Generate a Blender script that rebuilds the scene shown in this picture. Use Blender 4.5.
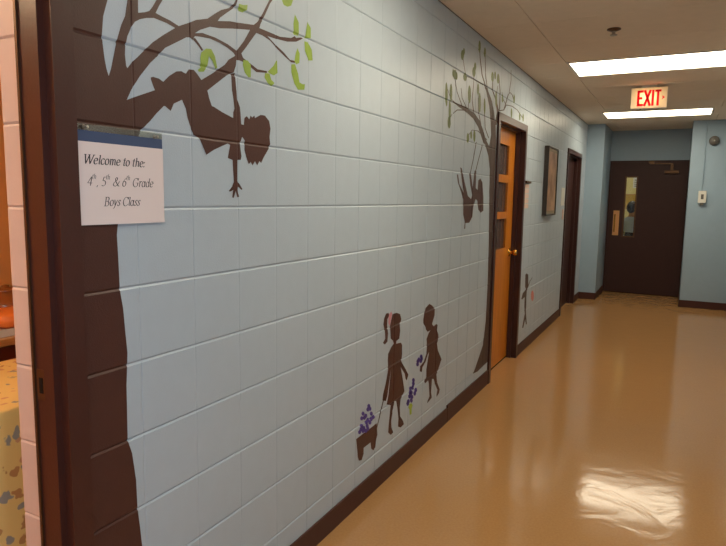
import bpy, bmesh, math, random
from mathutils import Vector, Matrix
from mathutils.geometry import delaunay_2d_cdt

random.seed(7)
S = bpy.context.scene
COL = S.collection
for o in list(bpy.data.objects): bpy.data.objects.remove(o)

# ------------------------------------------------------------------ camera
# world: wall_left is the plane X = 0, the corridor runs along +Y, floor Z = 0 (metres)
cam_d = bpy.data.cameras.new('camera'); cam = bpy.data.objects.new('camera', cam_d); COL.objects.link(cam)
cam_d.sensor_width = 36.0; cam_d.sensor_fit = 'HORIZONTAL'; cam_d.lens = 36.0 * 613.63 / 726.0
cam_d.clip_start = 0.02; cam_d.clip_end = 100
CR = Vector((0.88925025, 0.4571723, 0.01508255)); CU = Vector((-0.06952872, 0.10250407, 0.99229969)); CF = Vector((-0.4521059, 0.88345142, -0.12293838))
mw = Matrix((( CR.x, CU.x, -CF.x, 1.2549), (CR.y, CU.y, -CF.y, 0.0), (CR.z, CU.z, -CF.z, 1.4414), (0, 0, 0, 1)))
cam.matrix_world = mw
S.camera = cam

# ------------------------------------------------------------------ light set-up and exposure
S.view_settings.view_transform = 'Standard'; S.view_settings.look = 'None'
S.view_settings.gamma = 1.0; S.view_settings.use_curve_mapping = False
S.view_settings.exposure = 1.08
W = bpy.data.worlds.new('sky'); S.world = W; W.use_nodes = True
bgn = W.node_tree.nodes['Background']; bgn.inputs[0].default_value = (0.56, 0.72, 1.0, 1); bgn.inputs[1].default_value = SKY_STRENGTH = 3.3
LAMP = 5.4                      # radiance of the fluorescent lenses
LAMP_COL = (1.0, 0.88, 0.65)
# portal for an unseen window added in the right wall to bring bluish daylight
pd = bpy.data.lights.new('added_window_portal', 'AREA'); pd.shape = 'RECTANGLE'; pd.size = 1.4; pd.size_y = 1.7
pd.cycles.is_portal = True
po = bpy.data.objects.new('added_window_portal', pd); COL.objects.link(po)
po.location = (1.99, -0.75, 1.50); po.rotation_euler = (0, math.radians(90), 0)

# ------------------------------------------------------------------ dimensions
ZC = 2.517           # ceiling
XR = 1.93            # right wall
YE = 9.45            # end piers
YB = 10.45           # back of the door recess
Y_BACK = -2.6        # wall behind the photographer
U = 0.2032           # block course
ROW0 = 1.403         # a bed joint near eye height
COL0, CP = 1.3636, 0.20705

# ------------------------------------------------------------------ materials
def lin(c):
    return tuple(((v / 255 / 12.92) if v / 255 <= .04045 else ((v / 255 + .055) / 1.055) ** 2.4) for v in c) + (1.0,)
MATS = {}
def mat(name, rgb, rough=.5, spec=.5, metal=0., bump=0., scale=60., var=0., coat=0., emit=None, estr=0.):
    m = bpy.data.materials.new(name); m.use_nodes = True; nt = m.node_tree; b = nt.nodes['Principled BSDF']
    b.inputs['Base Color'].default_value = lin(rgb); b.inputs['Roughness'].default_value = rough
    b.inputs['Specular IOR Level'].default_value = spec; b.inputs['Metallic'].default_value = metal
    b.inputs['Coat Weight'].default_value = coat; b.inputs['Coat Roughness'].default_value = .08
    if emit: b.inputs['Emission Color'].default_value = lin(emit); b.inputs['Emission Strength'].default_value = estr
    if bump or var:
        tc = nt.nodes.new('ShaderNodeNewGeometry'); n = nt.nodes.new('ShaderNodeTexNoise'); n.inputs['Scale'].default_value = scale; n.inputs['Detail'].default_value = 4
        nt.links.new(tc.outputs['Position'], n.inputs['Vector'])
        if bump:
            bp = nt.nodes.new('ShaderNodeBump'); bp.inputs['Strength'].default_value = bump; bp.inputs['Distance'].default_value = .002
            nt.links.new(n.outputs['Fac'], bp.inputs['Height']); nt.links.new(bp.outputs['Normal'], b.inputs['Normal'])
        if var:
            n2 = nt.nodes.new('ShaderNodeTexNoise'); n2.inputs['Scale'].default_value = scale / 12; nt.links.new(tc.outputs['Position'], n2.inputs['Vector'])
            mx = nt.nodes.new('ShaderNodeMix'); mx.data_type = 'RGBA'
            mx.inputs['A'].default_value = lin([min(255, v * (1 + var)) for v in rgb]); mx.inputs['B'].default_value = lin([v * (1 - var) for v in rgb])
            nt.links.new(n2.outputs['Fac'], mx.inputs['Factor']); nt.links.new(mx.outputs['Result'], b.inputs['Base Color'])
    MATS[name] = m
    return m
def wood(name, rgb, rgb2, axis, rough=.35):
    m = mat(name, rgb, rough, coat=.2); nt = m.node_tree; b = nt.nodes['Principled BSDF']
    g = nt.nodes.new('ShaderNodeNewGeometry'); mp = nt.nodes.new('ShaderNodeMapping'); sc = [14, 14, 14]; sc[axis] = .8; mp.inputs['Scale'].default_value = sc
    n = nt.nodes.new('ShaderNodeTexNoise'); n.inputs['Scale'].default_value = 4; n.inputs['Detail'].default_value = 6; n.inputs['Distortion'].default_value = .6
    r = nt.nodes.new('ShaderNodeValToRGB'); r.color_ramp.elements[0].position = .3; r.color_ramp.elements[1].position = .7
    r.color_ramp.elements[0].color = lin(rgb2); r.color_ramp.elements[1].color = lin(rgb)
    nt.links.new(g.outputs['Position'], mp.inputs['Vector']); nt.links.new(mp.outputs['Vector'], n.inputs['Vector'])
    nt.links.new(n.outputs['Fac'], r.inputs['Fac']); nt.links.new(r.outputs['Color'], b.inputs['Base Color'])
    return m
def glass(name, tint=(235, 240, 240), gloss=.10):
    m = bpy.data.materials.new(name); m.use_nodes = True; nt = m.node_tree; nt.nodes.clear()
    out = nt.nodes.new('ShaderNodeOutputMaterial'); t = nt.nodes.new('ShaderNodeBsdfTransparent'); t.inputs[0].default_value = lin(tint)
    g = nt.nodes.new('ShaderNodeBsdfGlossy'); g.inputs['Roughness'].default_value = .03
    mx = nt.nodes.new('ShaderNodeMixShader'); mx.inputs[0].default_value = gloss
    nt.links.new(t.outputs[0], mx.inputs[1]); nt.links.new(g.outputs[0], mx.inputs[2]); nt.links.new(mx.outputs[0], out.inputs[0])
    return m
def emitter(name, rgb_lin, strength):
    m = bpy.data.materials.new(name); m.use_nodes = True; nt = m.node_tree; nt.nodes.clear()
    out = nt.nodes.new('ShaderNodeOutputMaterial'); e = nt.nodes.new('ShaderNodeEmission'); e.inputs[0].default_value = tuple(rgb_lin) + (1,); e.inputs[1].default_value = strength
    nt.links.new(e.outputs[0], out.inputs[0]); return m
def translucent(name, rgb, trans=.6, rough=.4):
    m = bpy.data.materials.new(name); m.use_nodes = True; nt = m.node_tree; nt.nodes.clear()
    out = nt.nodes.new('ShaderNodeOutputMaterial'); t = nt.nodes.new('ShaderNodeBsdfTranslucent'); d = nt.nodes.new('ShaderNodeBsdfDiffuse')
    t.inputs[0].default_value = lin(rgb); d.inputs[0].default_value = lin(rgb); mx = nt.nodes.new('ShaderNodeMixShader'); mx.inputs[0].default_value = trans
    nt.links.new(d.outputs[0], mx.inputs[1]); nt.links.new(t.outputs[0], mx.inputs[2]); nt.links.new(mx.outputs[0], out.inputs[0]); return m

M_wall = mat('wall_paint_blue', (178, 190, 201), .36, .45, bump=.35, scale=220, var=.015)
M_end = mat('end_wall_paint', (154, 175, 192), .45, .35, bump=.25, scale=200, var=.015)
M_brown = mat('mural_brown', (76, 44, 37), .44, .35, bump=.3, scale=260, var=.05)
M_brown2 = mat('mural_brown_thin', (78, 58, 50), .55, .3, bump=.3, scale=260, var=.12)
M_green = mat('mural_green', (140, 165, 60), .5, .4, bump=.3, scale=240, var=.12)
M_green2 = mat('mural_green_dull', (106, 118, 62), .5, .4, bump=.3, scale=240, var=.12)
M_purple = mat('mural_purple', (80, 60, 140), .5, .4, bump=.3, scale=240, var=.2)
M_pink = mat('mural_pink', (200, 140, 150), .5, .4)
M_salmon = mat('mural_salmon', (214, 140, 130), .6, .3)
M_lime = mat('mural_lime', (160, 178, 62), .5, .4)
M_base = mat('vinyl_base_brown', (74, 42, 36), .5, .3, var=.05)
M_frame = mat('frame_paint_brown', (64, 38, 34), .36, .35, bump=.15, scale=120, var=.04)
M_frame_near = mat('frame_paint_red_brown', (72, 39, 32), .32, .35, bump=.15, scale=120, var=.05)
M_dark = mat('dark_door_paint', (62, 39, 36), .5, .25, bump=.1, scale=120, var=.05)
M_black = mat('black_gap', (16, 13, 12), .8, .2)
M_tile = mat('ceiling_tile', (232, 218, 198), .85, .2, bump=.6, scale=180, var=.02)
M_grid = mat('ceiling_grid', (150, 138, 118), .7, .3)
M_white = mat('white_plastic', (225, 222, 212), .4, .5)
M_whitemetal = mat('white_enamel', (224, 222, 214), .4, .5)
M_steel = mat('steel', (170, 168, 160), .3, .5, metal=1.)
M_brass = mat('brass', (206, 150, 66), .25, .5, metal=1.)
M_bronze = mat('bronze', (92, 64, 42), .4, .5, metal=.6)
M_paper = mat('paper', (232, 216, 214), .5, .4)
M_ink = mat('ink', (70, 66, 70), .7, .2)
M_blue = mat('blue_strip', (62, 78, 112), .5, .4)
M_pinkpaper = mat('pink_paper', (222, 192, 176), .6, .3)
M_bell = mat('bell_grey', (92, 88, 84), .4, .5, bump=.2)
M_pinkwall = mat('room_block_paint', (204, 182, 176), .45, .4, bump=.3, scale=200, var=.02)
M_orange = mat('room_orange_paint', (232, 172, 104), .6, .3, var=.03)
M_cream = mat('cream_paint', (226, 208, 140), .6, .3)
M_ochre = mat('ochre_board', (190, 150, 60), .7, .3)
M_doorwood = wood('honey_oak', (214, 132, 34), (186, 104, 22), 2)
M_deskwood = wood('desk_wood', (206, 150, 88), (172, 112, 58), 1)
M_redwood = mat('mahogany_front', (96, 34, 20), .35, .5)
M_darkroompane = mat('dark_room_pane', (84, 70, 66), .12, .5)  # opaque pane, darkness of the room behind put into its colour
M_glass = glass('window_glass', gloss=.035)
M_clear = glass('clear_film', (238, 238, 232), .14)
M_lens = emitter('lamp_lens', LAMP_COL, LAMP)
M_skin = mat('skin', (190, 140, 110), .5, .4)
M_hair = mat('dark_hair', (34, 24, 20), .5, .4)
M_shirt = mat('pale_shirt', (196, 204, 222), .8, .2)
M_trousers = mat('dark_trousers', (44, 42, 52), .8, .2)

# floor: waxed vinyl, warm tan, slightly wavy so reflections break up
M_floor = mat('waxed_floor', (188, 138, 82), .16, .5); nt = M_floor.node_tree; b = nt.nodes['Principled BSDF']
g = nt.nodes.new('ShaderNodeNewGeometry')
n1 = nt.nodes.new('ShaderNodeTexNoise'); n1.inputs['Scale'].default_value = 4.5; n1.inputs['Detail'].default_value = 3; n1.inputs['Distortion'].default_value = 1.2
n2 = nt.nodes.new('ShaderNodeTexNoise'); n2.inputs['Scale'].default_value = 90; n2.inputs['Detail'].default_value = 5
n3 = nt.nodes.new('ShaderNodeTexNoise'); n3.inputs['Scale'].default_value = 1.1
for n in (n1, n2, n3): nt.links.new(g.outputs['Position'], n.inputs['Vector'])
r = nt.nodes.new('ShaderNodeValToRGB'); r.color_ramp.elements[0].position = .35; r.color_ramp.elements[1].position = .68
r.color_ramp.elements[0].color = lin((176, 130, 82)); r.color_ramp.elements[1].color = lin((183, 137, 89))
nt.links.new(n2.outputs['Fac'], r.inputs['Fac']); nt.links.new(r.outputs['Color'], b.inputs['Base Color'])
bp = nt.nodes.new('ShaderNodeBump'); bp.inputs['Strength'].default_value = .45; bp.inputs['Distance'].default_value = .004
nt.links.new(n1.outputs['Fac'], bp.inputs['Height']); nt.links.new(bp.outputs['Normal'], b.inputs['Normal'])
mr = nt.nodes.new('ShaderNodeMapRange'); mr.inputs['To Min'].default_value = .085; mr.inputs['To Max'].default_value = .15
nt.links.new(n3.outputs['Fac'], mr.inputs['Value']); nt.links.new(mr.outputs['Result'], b.inputs['Roughness'])

# floral cloth
M_cloth = mat('floral_cloth', (226, 190, 120), .8, .2); nt = M_cloth.node_tree; b = nt.nodes['Principled BSDF']
g = nt.nodes.new('ShaderNodeNewGeometry'); v = nt.nodes.new('ShaderNodeTexVoronoi'); v.inputs['Scale'].default_value = 21
nz = nt.nodes.new('ShaderNodeTexNoise'); nz.inputs['Scale'].default_value = 22
mxv = nt.nodes.new('ShaderNodeMix'); mxv.data_type = 'VECTOR'; mxv.inputs['Factor'].default_value = .06
nt.links.new(g.outputs['Position'], nz.inputs['Vector']); nt.links.new(g.outputs['Position'], mxv.inputs['A']); nt.links.new(nz.outputs['Color'], mxv.inputs['B']); nt.links.new(mxv.outputs['Result'], v.inputs['Vector'])
cr = nt.nodes.new('ShaderNodeValToRGB'); cr.color_ramp.interpolation = 'CONSTANT'
cr.color_ramp.elements[0].position = 0; cr.color_ramp.elements[0].color = lin((150, 142, 132)); cr.color_ramp.elements[1].position = .3; cr.color_ramp.elements[1].color = lin((186, 132, 82))
for p_, c_ in ((.55, (184, 160, 118)), (.72, (206, 150, 108))):
    e = cr.color_ramp.elements.new(p_); e.color = lin(c_)
sep = nt.nodes.new('ShaderNodeSeparateColor'); nt.links.new(v.outputs['Color'], sep.inputs[0]); nt.links.new(sep.outputs[0], cr.inputs['Fac'])
st = nt.nodes.new('ShaderNodeMapRange'); st.inputs['From Min'].default_value = .36; st.inputs['From Max'].default_value = .30; nt.links.new(v.outputs['Distance'], st.inputs['Value'])
mx = nt.nodes.new('ShaderNodeMix'); mx.data_type = 'RGBA'; mx.inputs['A'].default_value = lin((226, 190, 120)); nt.links.new(cr.outputs['Color'], mx.inputs['B']); nt.links.new(st.outputs['Result'], mx.inputs['Factor'])
nt.links.new(mx.outputs['Result'], b.inputs['Base Color'])

# framed print: random brown tones, lightened to carry the reflection in its glass
M_print = mat('print', (150, 120, 92), .35, .4, coat=.1); nt = M_print.node_tree; b = nt.nodes['Principled BSDF']
g = nt.nodes.new('ShaderNodeNewGeometry'); n = nt.nodes.new('ShaderNodeTexNoise'); n.inputs['Scale'].default_value = 6; n.inputs['Detail'].default_value = 3
r = nt.nodes.new('ShaderNodeValToRGB'); r.color_ramp.elements[0].position = .35; r.color_ramp.elements[0].color = lin((140, 106, 84)); r.color_ramp.elements[1].position = .65; r.color_ramp.elements[1].color = lin((196, 160, 130))
nt.links.new(g.outputs['Position'], n.inputs['Vector']); nt.links.new(n.outputs['Fac'], r.inputs['Fac']); nt.links.new(r.outputs['Color'], b.inputs['Base Color'])

# ------------------------------------------------------------------ helpers
def link(o, parent=None):
    COL.objects.link(o)
    if parent: o.parent = parent
    return o
def tag(o, label=None, cat=None, group=None, kind=None):
    if label: o['label'] = label
    if cat: o['category'] = cat
    if group: o['group'] = group
    if kind: o['kind'] = kind
    return o
def empty(name, loc=(0, 0, 0), label=None, cat=None, group=None, kind=None):
    o = bpy.data.objects.new(name, None); o.location = loc; o.empty_display_size = .1; COL.objects.link(o)
    return tag(o, label, cat, group, kind)
def box(bm, x0, x1, y0, y1, z0, z1):
    vs = [bm.verts.new((x, y, z)) for x in (x0, x1) for y in (y0, y1) for z in (z0, z1)]
    for f in ((0, 1, 3, 2), (4, 6, 7, 5), (0, 4, 5, 1), (2, 3, 7, 6), (0, 2, 6, 4), (1, 5, 7, 3)): bm.faces.new([vs[i] for i in f])
    return vs
def cyl(bm, c, r, h, axis='Z', n=20, r2=None):
    """cone/cylinder from c along +axis for h"""
    r2 = r if r2 is None else r2
    ax = {'X': (Vector((1, 0, 0)), Vector((0, 1, 0)), Vector((0, 0, 1))), 'Y': (Vector((0, 1, 0)), Vector((0, 0, 1)), Vector((1, 0, 0))), 'Z': (Vector((0, 0, 1)), Vector((1, 0, 0)), Vector((0, 1, 0)))}[axis]
    c = Vector(c); A, B = [], []
    for i in range(n):
        t = 2 * math.pi * i / n; d = ax[1] * math.cos(t) + ax[2] * math.sin(t)
        A.append(bm.verts.new(c + d * r)); B.append(bm.verts.new(c + ax[0] * h + d * r2))
    for i in range(n): bm.faces.new((A[i], A[(i + 1) % n], B[(i + 1) % n], B[i]))
    bm.faces.new(A[::-1]); bm.faces.new(B)
def lathe(bm, c, prof, axis='Z', n=24):
    """prof: list of (radius, distance along axis)"""
    ax = {'X': (Vector((1, 0, 0)), Vector((0, 1, 0)), Vector((0, 0, 1))), '-Y': (Vector((0, -1, 0)), Vector((1, 0, 0)), Vector((0, 0, 1))), 'Z': (Vector((0, 0, 1)), Vector((1, 0, 0)), Vector((0, 1, 0)))}[axis]
    c = Vector(c); rings = []
    for r_, h in prof:
        if r_ < 1e-6: rings.append([bm.verts.new(c + ax[0] * h)])
        else: rings.append([bm.verts.new(c + ax[0] * h + (ax[1] * math.cos(2 * math.pi * i / n) + ax[2] * math.sin(2 * math.pi * i / n)) * r_) for i in range(n)])
    for a, b_ in zip(rings, rings[1:]):
        for i in range(n):
            j = (i + 1) % n
            if len(a) == 1 and len(b_) == 1: continue
            if len(a) == 1: bm.faces.new((a[0], b_[j], b_[i]))
            elif len(b_) == 1: bm.faces.new((a[i], a[j], b_[0]))
            else: bm.faces.new((a[i], a[j], b_[j], b_[i]))
def prism(bm, pts, a, b_, axis):
    """pts: 2D polygon; axis 'Z': pts are (x,y), 'Y': pts are (x,z), 'X': pts are (y,z)"""
    f = {'Z': lambda p, t: (p[0], p[1], t), 'Y': lambda p, t: (p[0], t, p[1]), 'X': lambda p, t: (t, p[0], p[1])}[axis]
    A = [bm.verts.new(f(p, a)) for p in pts]; B = [bm.verts.new(f(p, b_)) for p in pts]
    for i in range(len(pts)): bm.faces.new((A[i], A[(i + 1) % len(pts)], B[(i + 1) % len(pts)], B[i]))
    bm.faces.new(A[::-1]); bm.faces.new(B)
def done(bm, name, m, parent=None, bevel=0., smooth=False, origin=None):
    bmesh.ops.recalc_face_normals(bm, faces=bm.faces)
    if bevel: bmesh.ops.bevel(bm, geom=list(bm.edges), offset=bevel, segments=1, profile=.5, affect='EDGES')
    if origin is not None:
        for v_ in bm.verts: v_.co -= Vector(origin)
    me = bpy.data.meshes.new(name); bm.to_mesh(me); bm.free()
    for mm in (m if isinstance(m, (list, tuple)) else [m]): me.materials.append(mm)
    if smooth:
        for p_ in me.polygons: p_.use_smooth = True
    o = bpy.data.objects.new(name, me)
    if origin is not None: o.location = origin
    return link(o, parent)
def boxes(name, m, lst, parent=None, bevel=0., origin=None):
    bm = bmesh.new()
    for b_ in lst: box(bm, *b_)
    return done(bm, name, m, parent, bevel, origin=origin)
def P(parent, pt):   # world point -> parent's local point (parents are only translated)
    return Vector(pt) - parent.location
def text_mesh(s, size, shear=0., offset=0., sx=1.):
    cu = bpy.data.curves.new('lettering', 'FONT'); cu.body = s; cu.size = size; cu.shear = shear; cu.offset = offset; cu.extrude = .0003; cu.resolution_u = 4
    to = bpy.data.objects.new('lettering', cu); COL.objects.link(to)
    dg = bpy.context.evaluated_depsgraph_get(); dg.update()
    me = bpy.data.meshes.new_from_object(to.evaluated_get(dg)); bpy.data.objects.remove(to); bpy.data.curves.remove(cu)
    for v_ in me.vertices: v_.co.x *= sx
    return me

# ================================================================== SETTING
# floor
bm = bmesh.new(); box(bm, -3.2, XR + .12, Y_BACK - .12, 14.2, -.05, 0)
tag(done(bm, 'floor', M_floor), 'tan waxed vinyl corridor floor with blurred reflections', kind='structure')

# openings in the left wall (outer edge of the frames): y0, y1, top
NEAR = (-.055, .977, 2.085); D2 = (4.612, 5.572, 2.085); D3 = (7.83, 8.97, 2.065)
XB = -.25            # back of the left wall
bm = bmesh.new()
box(bm, XB, 0, Y_BACK, NEAR[0], 0, ZC)
for y0, y1 in ((NEAR[1], D2[0]), (D2[1], D3[0]), (D3[1], YE)): box(bm, XB, -.005, y0, y1, 0, ZC)
for y0, y1, t in (NEAR, D2, D3): box(bm, XB, -.005, y0, y1, t, ZC)
wall_left = tag(done(bm, 'wall_left', M_wall), 'pale blue painted block wall with a brown tree mural', kind='structure')

HJ = [ROW0 + k * U for k in range(-7, 7)]
def cells():
    zs = [max(0., z) for z in HJ if z < ZC + .0]
    zs = [0.] + [z for z in HJ if 0 < z < ZC] + [ZC]
    ys = [NEAR[1]] + [COL0 + c * CP for c in range(-1, 60) if COL0 + c * CP < YE - .02] + [YE]
    out = []
    def sub(r_, h):
        y0, y1, z0, z1 = r_; a, b_, t = h
        if y1 <= a or y0 >= b_ or z0 >= t: return [r_]
        o_ = []
        if y0 < a: o_.append((y0, a, z0, z1))
        if y1 > b_: o_.append((b_, y1, z0, z1))
        if z1 > t: o_.append((max(y0, a), min(y1, b_), t, z1))
        return o_
    for i in range(len(ys) - 1):
        for j in range(len(zs) - 1):
            rs = [(ys[i], ys[i + 1], zs[j], zs[j + 1])]
            for h in (D2, D3): rs = [q for r_ in rs for q in sub(r_, h)]
            out += [r_ for r_ in rs if r_[1] - r_[0] > .015 and r_[3] - r_[2] > .015]
    # over the near door
    for c in range(-7, 0):
        a, b_ = max(NEAR[0], COL0 + (c - 1) * CP), min(NEAR[1], COL0 + c * CP)
        if b_ - a > .015:
            zz = [NEAR[2]] + [z for z in HJ if NEAR[2] + .015 < z < ZC] + [ZC]
            for j in range(len(zz) - 1): out.append((a, b_, zz[j], zz[j + 1]))
    return out
BYV, BZ, DV, DH = .004, .0052, .0013, .0032     # bevel widths, depth at the edges
def block_geo(bm, w, h, at=(0, 0, 0)):
    ax, ay, az = at; hw, hh = w / 2, h / 2 - .0004; S4 = ((-1, -1), (1, -1), (1, 1), (-1, 1))
    def ring(x, iy, iz): return [bm.verts.new((ax + x, ay + sy * (hw - iy), az + sz * (hh - iz))) for sy, sz in S4]
    a = ring(-.012, 0, 0); k = ring(-DH, 0, 0); s = ring(-DV, 0, BZ); c = ring(0, BYV, BZ); F = bm.faces.new
    for p_, q in ((0, 1), (2, 3)): F((a[p_], a[q], k[q], k[p_])); F((k[p_], k[q], c[q], c[p_]))
    for p_, q in ((1, 2), (3, 0)): F((a[p_], a[q], k[q], s[q], s[p_], k[p_])); F((s[p_], s[q], c[q], c[p_]))
    for p_ in (0, 2): F((k[p_], c[p_], s[p_]))
    for p_ in (1, 3): F((k[p_], s[p_], c[p_]))
    F(c)
BM = {}
def block_mesh(w, h, m=M_wall):
    k = (round(w, 4), round(h, 4), m.name)
    if k not in BM:
        bm = bmesh.new(); block_geo(bm, w, h); me = bpy.data.meshes.new('block'); bm.to_mesh(me); bm.free(); me.materials.append(m); BM[k] = me
    return BM[k]
CELLS = sorted(cells(), key=lambda r_: -((r_[1] - r_[0]) * (r_[3] - r_[2])) / (((r_[0] + r_[1]) / 2) ** 2 + 1.6) ** 1.5 if r_[0] > .9 else 0)
rest = bmesh.new()
for i, (y0, y1, z0, z1) in enumerate(CELLS):
    c = (random.uniform(-.0003, .0003), (y0 + y1) / 2, (z0 + z1) / 2)
    if i < 290:
        o = bpy.data.objects.new('block', block_mesh(y1 - y0, z1 - z0)); o.location = c; link(o, wall_left)
    else: block_geo(rest, y1 - y0, z1 - z0, c)
tag(done(rest, 'far_blocks', M_wall, wall_left), kind='stuff')
# pink-painted block return of the wall inside the near doorway (faces the photographer)
zz = [0.] + [z for z in HJ if 0 < z < 2.08] + [2.085]
for j in range(len(zz) - 1):
    o = bpy.data.objects.new('block', block_mesh(.143, zz[j + 1] - zz[j], M_pinkwall)); o.location = (-.178, NEAR[1] - .006, (zz[j] + zz[j + 1]) / 2); o.rotation_euler = (0, 0, -math.pi / 2); link(o, wall_left)

# ------------------------------------------------------------------ mural painted on the blocks: thin coats that follow faces and joints
MURAL = {}
MURAL['tree'] = ([[(1085.8,1900.4),(1071.6,1859.6),(1065.9,1815.4),(1066.8,1798.7),(1070.8,1764.9),(1075.3,1741.1),(1081.5,1723.2),(1089.8,1743.5),(1107.5,1807.7),(1124.5,1852.7),(1137.2,1876.4),(1146.3,1917.2),(1150,1946.7),(1187,1957.5),(1180.3,1926.7),(1179.7,1895.6),(1202,1902.8),(1216.7,1909.6),(1226.6,1920.9),(1242.5,1943.9),(1252.8,1961.8),(1274.3,1967.9),(1264.4,1950),(1250.7,1930.6),(1238.9,1910.5),(1263,1907.1),(1289.9,1904.4),(1322.1,1897.8),(1366,1918.4),(1391.2,1931.4),(1438.5,1946.6),(1470.9,1968.9),(1499.2,1986.8),(1534.7,2001.6),(1558.5,2020.8),(1567.8,2034.2),(1577.7,2051.6),(1586.9,2054.2),(1576.5,2036.6),(1570.4,2020.3),(1552.6,2004.6),(1522.8,1984.1),(1494.3,1963.8),(1482.9,1951.3),(1540.1,1964.7),(1569.6,1968.8),(1656.9,1982.8),(1677,1997.3),(1703.6,2029.2),(1731.2,2067.9),(1741.9,2082.5),(1757.7,2105.9),(1777.7,2111.6),(1759.3,2087.3),(1745.2,2071.7),(1720.5,2033.6),(1693.6,1995.5),(1686.4,1980.3),(1744.6,1980.3),(1802.3,1979.7),(1870.4,1990.9),(1892.5,2002.3),(1902.1,1998.1),(1934.5,2007.5),(1946.4,2006),(1902.1,1985.4),(1847.5,1973.3),(1773,1966.8),(1730.5,1965.2),(1773,1948.6),(1824.3,1932.9),(1863,1915.5),(1898.4,1918.4),(1894,1911),(1870.5,1908.5),(1832.2,1919.8),(1787.4,1935.4),(1744.5,1954.3),(1703,1960.8),(1669.8,1960.9),(1643.4,1933.5),(1611.4,1899.9),(1592.7,1881.2),(1601.4,1869.6),(1643,1858.1),(1675.5,1848.6),(1726.9,1852.3),(1726.9,1846.2),(1669.1,1838.6),(1636.7,1849.2),(1598.8,1857.3),(1583.9,1858.3),(1568.8,1856.8),(1564.6,1838),(1554.1,1816.6),(1523.6,1803.8),(1466.5,1766),(1428,1740.2),(1389.7,1718.9),(1353.2,1713.5),(1328.1,1702.3),(1294.4,1686.3),(1259.9,1676.3),(1232.3,1653.1),(1210,1631.1),(1175.1,1601.9),(1142.7,1526.1),(1110.4,1437.2),(1094.8,1369.6),(1089.8,1337.7),(1091.8,1268.7),(1093.2,1196.9),(1101.7,1147.7),(1106.2,1083.7),(1110.8,1030.2),(1108.3,992.8),(1104.1,944.4),(1103.7,904),(1102,795.2),(1115.4,752.9),(1125.9,674.1),(1127.4,596.3),(1134.4,532.2),(1139.4,476.9),(1153.9,382.7),(1179.2,260.8),(1217.7,141)]],
  [[(1134.6,1674.4),(1149.6,1701.1),(1179.3,1739.9),(1215.3,1779.5),(1241.7,1802.5),(1269.3,1829),(1316.2,1855.4),(1350.2,1874.5),(1364.9,1877.8),(1374.7,1873.3),(1385.1,1885.9),(1405.7,1889),(1447.5,1893.2),(1491.4,1890.5),(1527,1884),(1555.1,1874.9),(1562.2,1868.1),(1530.6,1850.2),(1512.6,1832),(1455.3,1796),(1402.1,1765.8),(1370.2,1751.9),(1322.9,1749.5),(1277.5,1736.6),(1240.9,1717.7),(1212.7,1706.2),(1169.2,1688.8)],
   [(1139.6,1752.6),(1136.1,1757),(1133.4,1783.4),(1134.8,1801.7),(1142.8,1830.3),(1155.7,1854.3),(1168.2,1870.8),(1184.7,1881),(1206.5,1889.7),(1232.2,1896.2),(1276.1,1894.6),(1307.9,1889.4),(1261.3,1859.1),(1225.8,1833.8),(1198.5,1809.2),(1172.9,1785.4),(1156.2,1771.1)],
   [(1385.4,1893.9),(1390.3,1897.2),(1406.1,1907.8),(1448.3,1926.5),(1493.7,1932.9),(1551.6,1946.2),(1637.6,1962.8),(1605.7,1921.4),(1577.1,1892.7),(1569.2,1884.4),(1527.2,1894.9),(1469.5,1901.6),(1415.9,1901.6)]])
MURAL['twig'] = ([[(1373.6,1876.8),(1385.8,1880.9),(1401.9,1869.4),(1418.1,1855),(1412.2,1850.9),(1395.6,1863.9)]],
  [])
MURAL['leaves'] = [[(1601.8,1863.6),(1624.1,1866.2),(1639.9,1855.7),(1639.4,1816.8),(1626.5,1814.5),(1607.9,1826.6),(1598.6,1847.8)],
  [(1730.3,1850.7),(1762.2,1874.8),(1783.8,1899.6),(1787.8,1857.1),(1765.5,1844.9),(1744.4,1847.4)],
  [(1716.3,1844.3),(1741,1846.8),(1751.1,1828),(1768.9,1820.8),(1755,1808.4),(1730,1814.4),(1712.9,1829.5)],
  [(1910.5,1965.3),(1924.9,1949),(1923.1,1916.3),(1902.3,1907.8),(1890.8,1916.2),(1898.4,1943.5)],
  [(1871.1,1901.8),(1894.6,1906.3),(1914.8,1877.8),(1923.4,1848.9),(1944,1845.7),(1960.8,1848.4),(1956.2,1827.8),(1915,1821.3),(1890.9,1839),(1871.2,1874.2)],
  [(1955.1,1998.9),(1980.8,2000.1),(2006.5,1979),(2013.2,1942.7),(1985.4,1937.2),(1960,1965)],
  [(1893.6,2076.5),(1918,2055.1),(1919.5,2008.5),(1886.1,2005),(1884.1,2042.4)],
  [(1976.2,2072),(1998.9,2054.4),(1999.2,2019.4),(1959.8,2010.4)],
  [(1813.2,2102.3),(1845.7,2127.8),(1881.5,2121.2),(1870.3,2099.5),(1847.5,2089.4),(1824.5,2089.1)],
  [(1582.6,2027.4),(1603.7,2029.3),(1625.8,2035.3),(1622.5,2019.3),(1600.4,2006),(1579.3,2004.4)],
  [(1409.6,1846.2),(1431,1861.9),(1452.5,1865),(1468.3,1847.9),(1477.8,1817.6),(1470.1,1810.7),(1456.9,1831.3),(1442,1842.5),(1434.9,1812.9),(1418.7,1794.2),(1397.8,1790.4),(1393.8,1794.9),(1406,1804.1),(1405,1831.4)]]
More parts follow.
